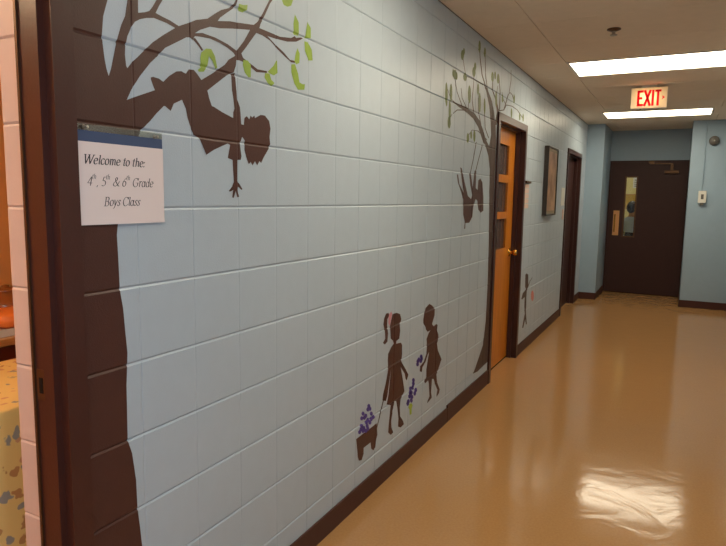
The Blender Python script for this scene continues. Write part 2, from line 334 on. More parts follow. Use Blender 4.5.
MURAL['boy'] = ([[(1216.1,1743.3),(1224.5,1746.3),(1244.3,1745.1),(1259.5,1739.4),(1280.4,1757.6),(1308.9,1775.3),(1328.1,1779.4),(1345.1,1775.7),(1357.7,1789.9),(1377.8,1792),(1392.6,1782.5),(1407.6,1769.6),(1433.7,1742.2),(1441,1721.8),(1451.4,1702),(1459.8,1701.1),(1499.7,1689.6),(1549.4,1678.8),(1549.7,1695.9),(1555.7,1707.9),(1550.4,1741),(1544.6,1762.7),(1541.6,1809.9),(1559.4,1816.1),(1565.9,1766),(1571.2,1736.4),(1583.2,1715.4),(1585.9,1696.4),(1588.5,1664.3),(1601,1663.5),(1604.9,1685.4),(1617.2,1692.8),(1630,1684.3),(1636.9,1697.1),(1645.2,1691.7),(1656.4,1699.4),(1660.1,1691.9),(1690.4,1705.5),(1714.1,1706.4),(1738.3,1690.9),(1745.6,1666.8),(1739.7,1637.3),(1743.5,1615.3),(1734.8,1599),(1706.4,1568.1),(1692.3,1548.8),(1682.4,1554.2),(1669.8,1539.4),(1658.6,1552.8),(1645,1538.2),(1635.1,1549.5),(1625.6,1541),(1612.9,1562.3),(1603.5,1585),(1605.9,1615.1),(1592.4,1625.2),(1584.1,1608.5),(1581.5,1599),(1588.5,1564.5),(1584.3,1552.6),(1568.8,1551.7),(1566.3,1485.3),(1579.6,1474),(1592,1460.3),(1585.9,1458.3),(1570.5,1467.8),(1567.3,1458),(1575,1436.3),(1565,1434.3),(1557.8,1454.1),(1548.1,1432.3),(1540.8,1434.2),(1545.6,1457.6),(1530.5,1451.5),(1523.3,1453.5),(1539.9,1467.2),(1549,1482.9),(1546.6,1515.8),(1544.3,1550.2),(1521.4,1554.7),(1533,1595.1),(1521.2,1598.7),(1457.9,1574.9),(1424.5,1558),(1393.9,1605.8),(1370.9,1610.8),(1358.9,1633.9),(1348.7,1655.5),(1342.3,1680.5),(1328.1,1702.3),(1296.8,1687.9),(1284.5,1666.3),(1266.4,1675.3),(1246.8,1682.3),(1236.7,1696.4),(1230.1,1710.6),(1222,1725.2),(1215.9,1738.4)]],
  [])
MURAL['swing_child'] = ([[(3715.9,1590.1),(3741.2,1590.5),(3773.1,1532.2),(3866.6,1476.8),(3818.4,1558.7),(3777.7,1636.9),(3810.3,1632.2),(3867.8,1557.7),(3957.7,1458.3),(4030.3,1438.8),(4049.4,1465.7),(4004.3,1524.9),(3966.6,1602.5),(4004.9,1610.6),(4054.8,1512.6),(4083.2,1630.5),(4125,1627),(4125.5,1514),(4171.7,1501.2),(4179.7,1567.2),(4225.6,1582.4),(4280.6,1556.3),(4319,1457.7),(4332.9,1357.4),(4267.4,1343.4),(4206.1,1365.9),(4174.1,1428.4),(4132.8,1439.2),(4086.2,1387.6),(4071.9,1319.3),(4009.4,1280.4),(3924.6,1281),(3924.8,1242.7),(3901.3,1243.6),(3909,1288),(3872,1336.6),(3861,1434.3),(3815,1479.3),(3740.5,1541.3)]],
  [])
MURAL['ropes'] = [[(4092.2,1821),(4042.7,1711.7),(3980.7,1603.5),(3995.8,1603.2),(4058.1,1711.8),(4108,1821.5)],
  [(4237.3,1813),(4165.9,1719.5),(4099,1625.1),(4114.7,1624.6),(4182,1719.3),(4253.8,1813.1)]]
MURAL['tree2'] = ([[(4267.9,1828.5),(4311.1,1821.7),(4405.9,1748),(4456.9,1650.7),(4468,1502.6),(4505.5,1136.5),(4522.4,794.8),(4509.7,522.2),(4462.2,343.3),(4236.7,178.8),(4342.7,167.1),(4613.8,179.4),(4594.4,1877.6),(4564.9,1976.6),(4509.2,2070.5),(4431.1,2144.6),(4311.7,2205.7),(4223.7,2218.4),(4284.8,2184.6),(4378.5,2095.6),(4427.9,1990.1),(4454.3,1901),(4413.7,1819.4),(4331.6,1854.7),(4248.5,1915.6),(4164.7,1967.2),(4040.9,2001.7),(3854.3,2018.9),(3695.9,2015.8),(3574.7,2019.5),(3697.4,2001),(3836.9,1991.9),(4009.8,1965.7),(4128.4,1923.3)],
   [(4306.9,2199.3),(4186.5,2275.5),(4123.7,2373.9),(4099.9,2445.8),(4088.8,2443.3),(4107.3,2370.2),(4164.7,2270.4),(4279.3,2192.7)],
   [(4348.7,2167.5),(4266.2,2289.1),(4233.7,2415.5),(4222,2413),(4249.6,2285.8),(4326.7,2163.4)],
   [(4574.4,1983.6),(4636.6,2101.1),(4547.3,2173),(4449.9,2221),(4439,2319.5),(4423.6,2316.8),(4427,2216.6),(4516.8,2166.3),(4594.9,2095.9),(4526.2,1980.9)],
   [(4593.8,1986.1),(4668.9,2119.6),(4661,2235.7),(4611.6,2343),(4597.9,2340.4),(4640.5,2232.4),(4641.7,2116.9),(4561.3,1984.3)],
   [(4592.3,2084),(4787.8,2117.3),(4856.5,2164.2),(5024.3,2177.9),(5199.2,2171.8),(5419.7,2129.5),(5437.4,2134.4),(5216.9,2178),(5034.5,2185.2),(4843.3,2169),(4769.4,2121.7),(4586.1,2091.7)],
   [(4791.5,2120.2),(4844.5,2180.1),(4905.3,2253.1),(4947.2,2273),(5003.8,2267.1),(5077.8,2228.3),(5096.4,2232.3),(5022.5,2272.1),(4946.8,2278.5),(4882.8,2251.9),(4820,2178.4),(4765.8,2118.8)],
   [(4924.3,2268.2),(4968.4,2374.8),(4954.1,2448.7),(4941.6,2446.4),(4954.3,2372.7),(4909,2266.4)],
   [(4040,1983.2),(3820.7,1999.7),(3677.7,1980.4),(3604.8,1949.2),(3613.5,1947.1),(3683.9,1975.5),(3811.6,1991.1),(4021,1972.5)],
   [(3860.7,2020.7),(3773.8,2063.3),(3746.6,2119.3),(3739,2117.8),(3763.5,2061),(3847.9,2017.2)],
   [(4231.3,2220),(4005.2,2217),(3834.8,2208.2),(3830.4,2204.1),(3996.6,2210.1),(4217.1,2210.2)],
   [(4402.3,1875.9),(4303.8,1935.3),(4273.4,2054.4),(4265.4,2120.9),(4253.3,2119.2),(4259,2052.5),(4286.8,1932.9),(4383.2,1872.3)],
   [(4206.5,1938.8),(4134.6,2023.5),(4107.4,2131.1),(4085.5,2199),(4076.6,2197.4),(4095.4,2129.1),(4119.5,2021.2),(4188,1935.9)],
   [(4037.5,1992),(3981,2080.4),(4000.2,2178.4),(3997.8,2273),(3989.3,2271.5),(3988.7,2176.8),(3966.8,2078.3),(4020.3,1989.2)],
   [(3902.8,2012.7),(3914.5,2083.3),(3904.7,2156.7),(3896.4,2155.4),(3904.1,2081.9),(3890.5,2011.4)],
   [(3780.3,2015.9),(3675,2084.6),(3630.2,2147.5),(3619.8,2203.6),(3612.6,2202.2),(3621.2,2145.6),(3664.4,2082),(3767.6,2012.8)],
   [(3643.4,2015.7),(3559.4,2032.4),(3492.6,2079.1),(3486.2,2077.3),(3551.7,2029.9),(3635.4,2012.2)],
   [(3586.5,1943.2),(3553.6,1915.5),(3541.2,1867.4),(3548.2,1867.9),(3562.3,1915.8),(3596.3,1942.8)],
   [(3838.2,2201.3),(3790.7,2259.3),(3748.2,2334.3),(3740.6,2332.5),(3782.1,2257.2),(3828.4,2199.1)],
   [(4363.5,1859.5),(4136,1899.5),(3994.1,1891.6),(3912,1844.4),(3921,1843.4),(4000.3,1888.7),(4127.6,1894.8),(4349.8,1854.3)],
   [(4599.9,2082.2),(4557.2,2162.5),(4580.4,2266),(4569.5,2264.5),(4542.4,2160.5),(4580.8,2079.4)],
   [(4848.8,2167.4),(4735.7,2203.4),(4713,2243.7),(4701.6,2241.8),(4722.1,2200.3),(4832.9,2163.2)]],
  [])
MURAL['leaves2'] = [[(3505,2030.1),(3499.3,1983.6),(3482.7,1970.9),(3465.3,1999),(3457,2051.2),(3462.7,2097),(3478.9,2110.1),(3496.5,2082.5)],
  [(3583,2055),(3576.6,2019.3),(3560.3,2009),(3543.8,2029.9),(3536.5,2069.6),(3542.8,2104.9),(3558.9,2115.5),(3575.6,2094.9)],
  [(3569,1944.4),(3564.1,1901.1),(3549,1889.5),(3532.9,1916.3),(3525.1,1965.3),(3530,2008.1),(3544.8,2019.9),(3561,1993.7)],
  [(3571.3,1883.6),(3561.4,1859.2),(3540.6,1851.6),(3521.3,1865.2),(3514.6,1891.8),(3524.4,1916),(3544.9,1923.8),(3564.4,1910.5)],
  [(3648.1,2175.8),(3637.6,2154.6),(3616.2,2146.4),(3596.6,2156),(3590.1,2177.7),(3600.5,2198.7),(3621.7,2207.1),(3641.5,2197.7)],
  [(3600.2,2177.9),(3595.6,2161.6),(3585.2,2156.3),(3575.2,2164.9),(3571.3,2182.3),(3575.9,2198.4),(3586.2,2203.8),(3596.3,2195.3)],
  [(3667.2,2172.2),(3661.8,2155.6),(3650,2150),(3638.7,2158.6),(3634.5,2176.2),(3639.7,2192.7),(3651.5,2198.4),(3662.9,2189.9)],
  [(3777.2,2316.1),(3766.2,2294),(3743.6,2284.9),(3722.8,2294.1),(3715.9,2316),(3726.7,2337.8),(3749.1,2347.1),(3770.1,2338.2)],
  [(3791.6,2341.9),(3785.2,2326.6),(3771.6,2320.6),(3758.8,2327.3),(3754.3,2342.8),(3760.7,2357.9),(3774.2,2364),(3787.1,2357.4)],
  [(3851.6,2198.2),(3837,2179.4),(3808.7,2170.9),(3783.5,2177.5),(3776,2195.2),(3790.2,2213.8),(3818.2,2222.5),(3843.7,2216.2)],
  [(3945.4,2098.7),(3936.3,2059.6),(3913.4,2047.7),(3890.5,2069.8),(3880.8,2112.5),(3889.8,2151.1),(3912.4,2163.3),(3935.4,2141.8)],
  [(4028.8,2259.4),(4015.1,2235.8),(3987.3,2226.1),(3961.9,2235.7),(3953.4,2258.9),(3966.8,2282.2),(3994.3,2292.2),(4020.1,2282.8)],
  [(4036.6,2297.7),(4028.3,2279.3),(4010.6,2272.1),(3994,2280.4),(3988,2299.1),(3996.2,2317.4),(4013.8,2324.7),(4030.6,2316.6)],
  [(4122.2,2438.7),(4114,2411.3),(4094.6,2401.3),(4075.5,2414.5),(4067.8,2442.9),(4075.8,2470),(4095,2480.2),(4114.3,2467.3)],
  [(4245.8,2428.2),(4238.3,2404.7),(4220.6,2396.1),(4203.1,2407.3),(4196.1,2431.6),(4203.5,2454.9),(4221.1,2463.7),(4238.6,2452.7)],
  [(4120.3,2161.3),(4112.8,2134.1),(4094.6,2125.4),(4076.5,2140.1),(4069,2169.5),(4076.3,2196.5),(4094.3,2205.4),(4112.6,2190.9)],
  [(4172.6,2076.6),(4165.8,2031.5),(4144.9,2018.7),(4122.5,2045.4),(4111.5,2095.6),(4118.3,2140.2),(4138.9,2153.4),(4161.4,2127.2)],
  [(4286.8,2071.9),(4281.9,2035),(4265.5,2024.6),(4247.5,2046.7),(4238.4,2088),(4243.3,2124.5),(4259.5,2135.1),(4277.5,2113.5)],
  [(4466.2,2303.2),(4454.6,2278),(4429.1,2268.3),(4404.7,2279.7),(4395.7,2305.3),(4407.1,2330.2),(4432.4,2340.1),(4457,2328.9)],
  [(4522.5,2324.9),(4514.5,2304.8),(4496.1,2297.3),(4478.2,2306.8),(4471.2,2327.5),(4479.1,2347.5),(4497.4,2355.1),(4515.4,2345.8)],
  [(4616,2316.8),(4604.7,2291),(4579.2,2281.3),(4554.8,2293.2),(4545.4,2319.6),(4556.5,2345.1),(4581.6,2355),(4606.3,2343.4)],
  [(4578.5,2158.7),(4572.3,2119.5),(4552.5,2108),(4530.8,2130.8),(4519.9,2174.1),(4526,2212.8),(4545.6,2224.5),(4567.4,2202.2)],
  [(3941,1826.7),(3931.9,1804.6),(3912.3,1798.1),(3893.7,1810.7),(3886.9,1835.1),(3895.8,1857),(3915.3,1863.8),(3934.1,1851.3)],
  [(4000.5,1852.8),(3993.6,1834.9),(3978.5,1829.6),(3964.1,1839.8),(3958.7,1859.6),(3965.4,1877.3),(3980.4,1882.8),(3994.9,1872.6)],
  [(4077.5,1850.6),(4069.3,1823.6),(4050,1815.8),(4030.9,1831.8),(4023.3,1862),(4031.3,1888.7),(4050.5,1896.7),(4069.7,1881)],
  [(5049.3,2121.1),(5041.9,2093.9),(5021.6,2085.5),(5000.5,2100.6),(4990.9,2130.1),(4998.3,2157),(5018.4,2165.6),(5039.5,2150.8)],
  [(5331.9,2131.1),(5325.2,2108.3),(5306.9,2101.1),(5287.9,2113.7),(5279.1,2138.5),(5285.7,2161.2),(5303.8,2168.5),(5323,2156.1)],
  [(5454.8,2134.8),(5447.9,2111.5),(5428.9,2104.1),(5409,2116.9),(5399.8,2142.3),(5406.6,2165.4),(5425.5,2172.9),(5445.5,2160.3)],
  [(4754.9,2195.7),(4746.2,2174.7),(4726.1,2167.4),(4706.4,2177.8),(4698.6,2199.9),(4707.2,2220.7),(4727.1,2228.2),(4747,2217.9)],
  [(5111.4,2242.2),(5104.5,2217.5),(5085.7,2209.4),(5066.1,2222.6),(5057.2,2249.1),(5064.1,2273.6),(5082.7,2281.8),(5102.3,2268.9)]]
MURAL['girl1'] = ([[(2708.1,872.2),(2687,853.2),(2678,822.8),(2696.9,787.2),(2703.4,747.1),(2677.6,729.7),(2700.1,716.9),(2730.2,725.4),(2736.6,767),(2722.8,808.7),(2724.8,840.7),(2746.6,855.3),(2737.6,869.9)],
   [(2785.1,856.5),(2833.3,855.4),(2880.9,841.3),(2898.2,810.9),(2880.1,786.5),(2887.3,751.2),(2877.8,712),(2841.2,706.2),(2838.2,692.1),(2900,685.6),(2916.6,669.7),(2919.4,621),(2911.2,581.1),(2970.5,525.7),(3011.6,483.6),(2991.1,456.4),(2973.8,470.5),(2961.1,500.9),(2904.9,552.8),(2941.7,465.1),(2962.7,404.4),(2913.6,373.1),(2905.5,329.8),(2912.1,281.7),(2954.7,240.6),(2966.9,217.9),(2922.5,214.2),(2888.6,230.7),(2891.4,275.1),(2872.3,340),(2854.5,382.9),(2834,385.2),(2817.8,356.7),(2797.3,292.1),(2803,254.6),(2826.1,220.1),(2794.8,217.4),(2762.8,242),(2766.1,276.2),(2775.9,325.3),(2786.8,379.5),(2736,399.1),(2753.5,437.1),(2766.3,497.6),(2781,572.6),(2759,499.6),(2742.4,441.3),(2725.5,419.6),(2686,435.4),(2690.5,464.1),(2721.1,515),(2746.8,576.9),(2738.3,630.1),(2741.6,660.8),(2778.8,688.9),(2809,699.2),(2799.6,714.7),(2768.1,734.1),(2757.5,802.4),(2771.7,832.6)]],
  [])
MURAL['ribbon'] = [[(2743.9,861.3),(2767.2,873.8),(2780.1,857.9),(2764.6,829.8),(2754,801),(2736.4,819.4),(2737.6,844.6)]]
MURAL['handle'] = [[(2693.7,435.2),(2665.4,392.1),(2642.1,348),(2610.4,297.2),(2618.1,293.6),(2650,344.6),(2673.4,388.7),(2701.8,431.9)]]
MURAL['wagon'] = ([[(2406.9,333.3),(2623.8,337.2),(2634.3,274),(2619.4,251),(2612.9,217.8),(2590.9,209.5),(2567.1,227.6),(2558.2,262.3),(2485,261.5),(2486,230.9),(2466.1,207.9),(2437.3,216.6),(2425.5,240.3),(2422.9,261.2)]],
  [])
MURAL['wflowers'] = [[(2549.7,445.2),(2538.2,440.2),(2520.8,447.8),(2514.9,460.4),(2526.2,465.4),(2543.7,457.9)],
  [(2540,431.2),(2528.5,426.2),(2511.2,433.9),(2505.3,446.5),(2516.5,451.4),(2533.9,443.9)],
  [(2562.2,427.7),(2550.6,422.7),(2533.1,430.5),(2527.1,443.1),(2538.5,448.1),(2556.1,440.5)],
  [(2489.6,426.7),(2478.5,421.8),(2461.7,429.4),(2455.9,441.8),(2466.9,446.7),(2483.7,439.2)],
  [(2476,407.6),(2465,402.8),(2448.3,410.4),(2442.7,422.8),(2453.5,427.6),(2470.3,420.1)],
  [(2504.7,401.7),(2493.5,396.8),(2476.5,404.6),(2470.7,417.1),(2481.8,422),(2498.8,414.3)],
  [(2519,407.2),(2507.6,402.4),(2490.5,410.1),(2484.7,422.7),(2495.8,427.6),(2513,419.9)],
  [(2578.3,398.6),(2566.6,393.7),(2548.8,401.6),(2542.7,414.4),(2554.3,419.4),(2572.1,411.5)],
  [(2602,373.7),(2590.1,368.8),(2572,377),(2565.8,389.9),(2577.5,394.8),(2595.6,386.8)],
  [(2579.4,370.6),(2567.6,365.8),(2549.8,373.9),(2543.7,386.8),(2555.3,391.6),(2573.1,383.6)],
  [(2541.9,379.4),(2530.4,374.6),(2513,382.6),(2507,395.3),(2518.4,400.1),(2535.8,392.2)],
  [(2527.5,370.4),(2516.1,365.7),(2498.9,373.7),(2493,386.3),(2504.2,391.1),(2521.5,383.2)],
  [(2477.3,370.3),(2466.2,365.6),(2449.5,373.5),(2443.8,385.9),(2454.7,390.7),(2471.5,382.9)],
  [(2470.7,355.7),(2459.7,351.1),(2443,359),(2437.4,371.5),(2448.2,376.2),(2464.9,368.3)],
  [(2499.2,352.7),(2488,348.1),(2471.1,356.1),(2465.3,368.7),(2476.3,373.4),(2493.3,365.5)],
  [(2456.9,347),(2446,342.4),(2429.5,350.4),(2423.9,362.9),(2434.7,367.5),(2451.2,359.6)],
  [(2535.6,350.7),(2524.1,346),(2506.8,354.1),(2500.8,366.9),(2512.1,371.6),(2529.5,363.6)],
  [(2521.6,331.5),(2510.3,326.8),(2493.1,335.1),(2487.2,347.8),(2498.4,352.5),(2515.6,344.4)],
  [(2543.5,334.3),(2532,329.6),(2514.6,337.8),(2508.6,350.7),(2519.9,355.4),(2537.4,347.2)],
  [(2564.9,358.1),(2553.2,353.3),(2535.6,361.5),(2529.5,374.3),(2541,379.1),(2558.7,371.1)],
  [(2492.5,340.1),(2481.3,335.5),(2464.4,343.6),(2458.7,356.2),(2469.7,360.9),(2486.6,352.9)]]
MURAL['stalk'] = [[(3109.2,423.4),(3095.2,416.4),(3073.3,425.1),(3065.5,440.7),(3079.3,447.8),(3101.2,439.2)],
  [(3108.9,405),(3094.9,398),(3073.1,406.8),(3065.2,422.5),(3079,429.5),(3100.9,420.8)],
  [(3068.1,386.8),(3054.3,380),(3032.9,388.8),(3025.3,404.4),(3038.8,411.3),(3060.2,402.6)],
  [(3100.1,384.3),(3086.1,377.4),(3064.3,386.3),(3056.5,402),(3070.3,409),(3092.1,400.2)],
  [(3147.7,356.5),(3133.4,349.6),(3111.1,358.8),(3103,374.8),(3117.1,381.7),(3139.5,372.6)],
  [(3133.9,340.5),(3119.7,333.7),(3097.5,342.9),(3089.5,358.9),(3103.5,365.8),(3125.8,356.6)],
  [(3082.8,360.3),(3068.9,353.5),(3047.3,362.5),(3039.6,378.2),(3053.2,385.1),(3074.8,376.2)],
  [(3059.3,345.2),(3045.6,338.5),(3024.2,347.5),(3016.6,363.2),(3030.1,370),(3051.5,361)],
  [(3093.3,332.4),(3079.3,325.7),(3057.6,334.9),(3049.8,350.8),(3063.5,357.6),(3085.3,348.4)],
  [(3042.3,321),(3028.7,314.4),(3007.5,323.5),(3000,339.2),(3013.4,345.9),(3034.6,336.8)],
  [(3085.8,313.8),(3071.9,307.1),(3050.2,316.5),(3042.4,332.3),(3056.1,339),(3077.8,329.8)],
  [(3034.5,310.8),(3020.9,304.2),(2999.8,313.4),(2992.3,329.1),(3005.6,335.7),(3026.7,326.6)],
  [(3065.3,362.4),(3051.6,355.6),(3030.2,364.6),(3022.5,380.2),(3036.1,387),(3057.5,378.2)]]
MURAL['stem'] = [[(3037.7,310.3),(3066.4,307.4),(3086.5,286.9),(3072.7,276.7),(3072,242.2),(3046.1,244.6),(3041.2,277.8),(3023.2,294.8)]]
MURAL['bouquet'] = [[(3217.2,535.7),(3202.4,528.9),(3179.4,536.9),(3171.2,551.5),(3185.7,558.2),(3208.8,550.4)],
  [(3182.7,526.1),(3168.1,519.4),(3145.5,527.4),(3137.4,541.9),(3151.8,548.5),(3174.4,540.7)],
  [(3212.9,510.2),(3198.1,503.6),(3175.1,511.7),(3166.9,526.3),(3181.5,533),(3204.5,525)],
  [(3164.6,502.9),(3150.2,496.4),(3127.8,504.5),(3119.8,519),(3134,525.5),(3156.5,517.6)],
  [(3166.6,518.2),(3152.1,511.6),(3129.7,519.6),(3121.7,534.1),(3135.9,540.7),(3158.4,532.8)],
  [(3226,521.3),(3211.1,514.6),(3188,522.7),(3179.7,537.3),(3194.4,544),(3217.5,536.1)]]
MURAL['girl2'] = ([[(3300.6,832.5),(3345.7,816.3),(3394.4,789),(3394.3,749.2),(3354.8,703),(3384.6,684.3),(3421.2,691.1),(3452.8,681.7),(3443.5,649.5),(3470.6,617.1),(3473,589.3),(3450.6,566.5),(3468.4,521),(3542.3,447.5),(3501,408.4),(3458.6,370.3),(3473.5,317.8),(3524.8,259.1),(3515.9,237.1),(3470.9,224.5),(3469.5,241.4),(3483.2,266.2),(3441.1,310.8),(3410,354.8),(3382.3,362),(3373.7,281.3),(3388.4,244.7),(3339.1,235.6),(3311.6,232.1),(3317.1,245.8),(3348.4,264.4),(3330.4,348.2),(3317.2,371.2),(3267.8,365),(3255.6,380.3),(3285.9,399.4),(3282.4,446.1),(3318.5,542.4),(3301.3,534.1),(3267.5,495.8),(3219.1,473.6),(3211.6,448.3),(3180.2,460.3),(3184.2,489.2),(3237.1,503),(3275.3,540),(3281.3,586.3),(3271.7,629.9),(3304.5,659.7),(3331.2,670.7),(3286.1,669.7),(3259.4,687.8),(3248.6,705.6),(3212.4,734.9),(3210.9,754.2),(3225.5,786.5),(3240.3,816)]],
  [])
MURAL['net_child'] = ([[(5863.5,744.9),(5814,737.7),(5826.4,619.8),(5871.3,589.2),(5740.8,569.8),(5689.3,522.1),(5736.4,511.6),(5830.3,521.4),(5831.7,434.4),(5865.6,354.3),(5781.5,232.1),(5838.2,221.6),(5900.3,291.8),(5943,234),(5987.4,232),(5923.6,344.8),(5905.3,511),(5913.8,572.1),(5968.5,602.2),(5941.7,724.2)],
   [(5951.3,596.5),(6048.7,648.6),(6146.2,672.4),(6129.8,676.4),(6027.4,653.2),(5925.6,601.8)]],
  [])
MURAL['red_flower'] = [[(6256.2,463.3),(6233.1,430.8),(6180.1,430.3),(6128.6,461.4),(6108.5,505.7),(6130.8,537.8),(6183,539.2),(6235.2,508.5)]]
def pip(pt, poly):
    x, y = pt; c = False; n = len(poly); j = n - 1
    for i in range(n):
        xi, yi = poly[i]; xj, yj = poly[j]
        if (yi > y) != (yj > y) and x < (xj - xi) * (y - yi) / (yj - yi) + xi: c = not c
        j = i
    return c
def relief(y, z):      # millimetres -> depth in metres
    dz = min(abs(z - h * 1000) for h in HJ); f = (y - COL0 * 1000) / (CP * 1000); dy = abs(f - round(f)) * CP * 1000
    a = -DH if dz < .5 else (-DH * (5.6 - dz) / 5.1 if dz < 5.6 else 0)
    b_ = -DV * (4 - dy) / 4 if dy < 4 else 0
    return min(a, b_)
def coat(name, polys, m, parent, holes=(), lift=.0007, label=None):
    """triangulate polygons against the joint lines and lay the result on the wall's relief"""
    allp = list(polys) + list(holes)
    ys = [p_[0] for q in polys for p_ in q]; zs = [p_[1] for q in polys for p_ in q]
    y0, y1, z0, z1 = min(ys) - 3, max(ys) + 3, min(zs) - 3, max(zs) + 3
    V, E = [], []
    for q in allp:
        s = len(V); V += [Vector(p_) for p_ in q]; E += [(s + i, s + (i + 1) % len(q)) for i in range(len(q))]
    def ln(a, b_): V.extend((Vector(a), Vector(b_))); E.append((len(V) - 2, len(V) - 1))
    for h in HJ:
        for d in (-5.6, -.5, .5, 5.6):
            z = h * 1000 + d
            if z0 < z < z1: ln((y0, z), (y1, z))
    c = math.floor((y0 - COL0 * 1000) / (CP * 1000)) - 1
    while (COL0 + c * CP) * 1000 < y1 + 10:
        for d in (-4, 0, 4):
            y = (COL0 + c * CP) * 1000 + d
            if y0 < y < y1: ln((y, z0), (y, z1))
        c += 1
    vo, eo, fo, *_ = delaunay_2d_cdt(V, E, [], 0, 1e-3)
    F = []
    for f in fo:
        cx = sum(vo[i].x for i in f) / len(f); cy = sum(vo[i].y for i in f) / len(f)
        if any(pip((cx, cy), q) for q in polys) and not any(pip((cx, cy), q) for q in holes): F.append(f)
    used = sorted({i for f in F for i in f}); ix = {k: n_ for n_, k in enumerate(used)}
    co = [(relief(vo[k].x, vo[k].y) + lift, vo[k].x / 1000, vo[k].y / 1000) for k in used]
    me = bpy.data.meshes.new(name); me.from_pydata(co, [], [[ix[i] for i in f] for f in F]); me.materials.append(m); me.update()
    for p_ in me.polygons:
        if p_.normal.x < 0: p_.flip()
    o = bpy.data.objects.new(name, me); link(o, parent)
    return tag(o, label)
tree = [(p_[0], p_[1]) for p_ in MURAL['tree'][0][0]]
tree = [(978.5, 60), (978.5, 2515), (1075, 2515)] + [q for q in tree] + [(tree[-1][0] + 6, 60)]
t1 = coat('mural_tree', [tree], M_brown, wall_left, MURAL['tree'][1], label='large dark brown painted tree trunk with spreading branches')
coat('twig', MURAL['twig'][0], M_brown, t1)
for q in MURAL['leaves']: coat('leaf', [q], M_green, t1, lift=.0010)
coat('mural_boy', MURAL['boy'][0], M_brown, wall_left, lift=.0009, label='brown painted silhouette of a boy hanging upside down from the branch')
t2 = coat('mural_tree', MURAL['tree2'][0], M_brown2, wall_left, label='slender painted tree beside the oak door')
for q in MURAL['leaves2']: coat('leaf', [q], M_green2, t2, lift=.0010)
sc = coat('mural_child', MURAL['swing_child'][0], M_brown, wall_left, lift=.0009, label='painted silhouette of a child swinging under the slender tree')
for q in MURAL['ropes']: coat('rope', [q], M_brown2, sc, lift=.0009)
g1 = coat('mural_girl', MURAL['girl1'][0], M_brown, wall_left, label='painted silhouette of a girl with a ponytail pulling a wagon')
coat('ribbon', MURAL['ribbon'], M_pink, g1, lift=.0010)
wg = coat('mural_wagon', MURAL['wagon'][0], M_brown, wall_left, label='painted brown wagon carrying purple flowers')
coat('pull_handle', MURAL['handle'], M_brown2, wg, lift=.0009)
for q in MURAL['wflowers']: coat('flower', [q], M_purple, wg, lift=.0011)
fl = coat('mural_flower', MURAL['stem'], M_lime, wall_left, label='painted purple flower stalk between the two girls')
for q in MURAL['stalk']: coat('petal', [q], M_purple, fl, lift=.0010)
g2 = coat('mural_girl', MURAL['girl2'][0], M_brown, wall_left, label='painted silhouette of a girl holding a purple posy')
for q in MURAL['bouquet']: coat('flower', [q], M_purple, g2, lift=.0010)
nc = coat('mural_child', MURAL['net_child'][0], M_brown2, wall_left, label='small painted child silhouette between oak door and framed picture')
coat('red_flower', MURAL['red_flower'], M_salmon, nc)

# ------------------------------------------------------------------ baseboards
def baseboard(name, lst, label):
    bm = bmesh.new()
    for b_ in lst: box(bm, *b_)
    return tag(done(bm, name, M_base, None, .0015), label, kind='structure')
baseboard('baseboard_left', [(.0005, .010, .981, 3.66, 0, .098)], 'brown vinyl base below the mural girls')
baseboard('baseboard_left', [(.0005, .010, 3.662, 4.608, 0, .115)], 'brown vinyl base, slightly taller length next to the oak door')
baseboard('baseboard_left', [(.0005, .010, 5.576, 7.826, 0, .1)], 'brown vinyl base below the framed picture')
baseboard('baseboard_left', [(.0005, .010, 8.974, YE - .012, 0, .1)], 'short brown vinyl base next to the dark far doorway')
baseboard('baseboard_right', [(XR - .010, XR - .0005, Y_BACK, YE - .012, 0, .1)], 'brown vinyl base along the right wall')
XL, XRR = .235, 1.335
baseboard('baseboard_end', [(.0005, XL + .010, YE - .010, YE - .0005, 0, .1), (XL + .0005, XL + .010, YE - .010, YB - .06, 0, .1)], 'brown vinyl base round the left pier of the recess')
baseboard('baseboard_end', [(XRR - .010, XR - .011, YE - .010, YE - .0005, 0, .1), (XRR - .010, XRR - .0005, YE - .010, YB - .06, 0, .1)], 'brown vinyl base round the right pier below the fire bell')

# ------------------------------------------------------------------ other walls
bm = bmesh.new()
box(bm, XB, XL, YE, YB + .12, 0, ZC); box(bm, XRR, XR + .12, YE, YB + .12, 0, ZC)
box(bm, XL, XRR, YB, YB + .12, 2.06, ZC)
tag(done(bm, 'wall_end', M_end), 'blue painted end wall with a recess for the brown door', kind='structure')
WY0, WY1, WZ0, WZ1 = -1.55, .05, .80, 2.20
bm = bmesh.new()
box(bm, XR, XR + .12, Y_BACK - .12, WY0, 0, ZC); box(bm, XR, XR + .12, WY1, YE, 0, ZC)
box(bm, XR, XR + .12, WY0, WY1, 0, WZ0); box(bm, XR, XR + .12, WY0, WY1, WZ1, ZC)
tag(done(bm, 'wall_right', M_wall), 'pale blue right wall of the corridor with an added window opening', kind='structure')
bm = bmesh.new(); box(bm, XB, XR, Y_BACK - .12, Y_BACK, 0, ZC)
tag(done(bm, 'wall_back', M_wall), 'pale blue wall closing the near corridor end', kind='structure')
wi = empty('added_window_1', (XR + .06, (WY0 + WY1) / 2, WZ0), 'white framed unseen window added in the right corridor wall for daylight', kind='structure')  # unseen window, added to throw cool daylight on the near left wall
boxes('added_window_frame', M_white, [(-.03, .03, -.80, -.75, 0, 1.4), (-.03, .03, .75, .80, 0, 1.4), (-.03, .03, -.75, .75, 0, .05), (-.03, .03, -.75, .75, 1.35, 1.4), (-.03, .03, -.02, .02, .05, 1.35)], wi)
for y0, y1 in ((-.75, -.02), (.02, .75)): boxes('pane', M_glass, [(-.003, .003, y0, y1, .05, 1.35)], wi)

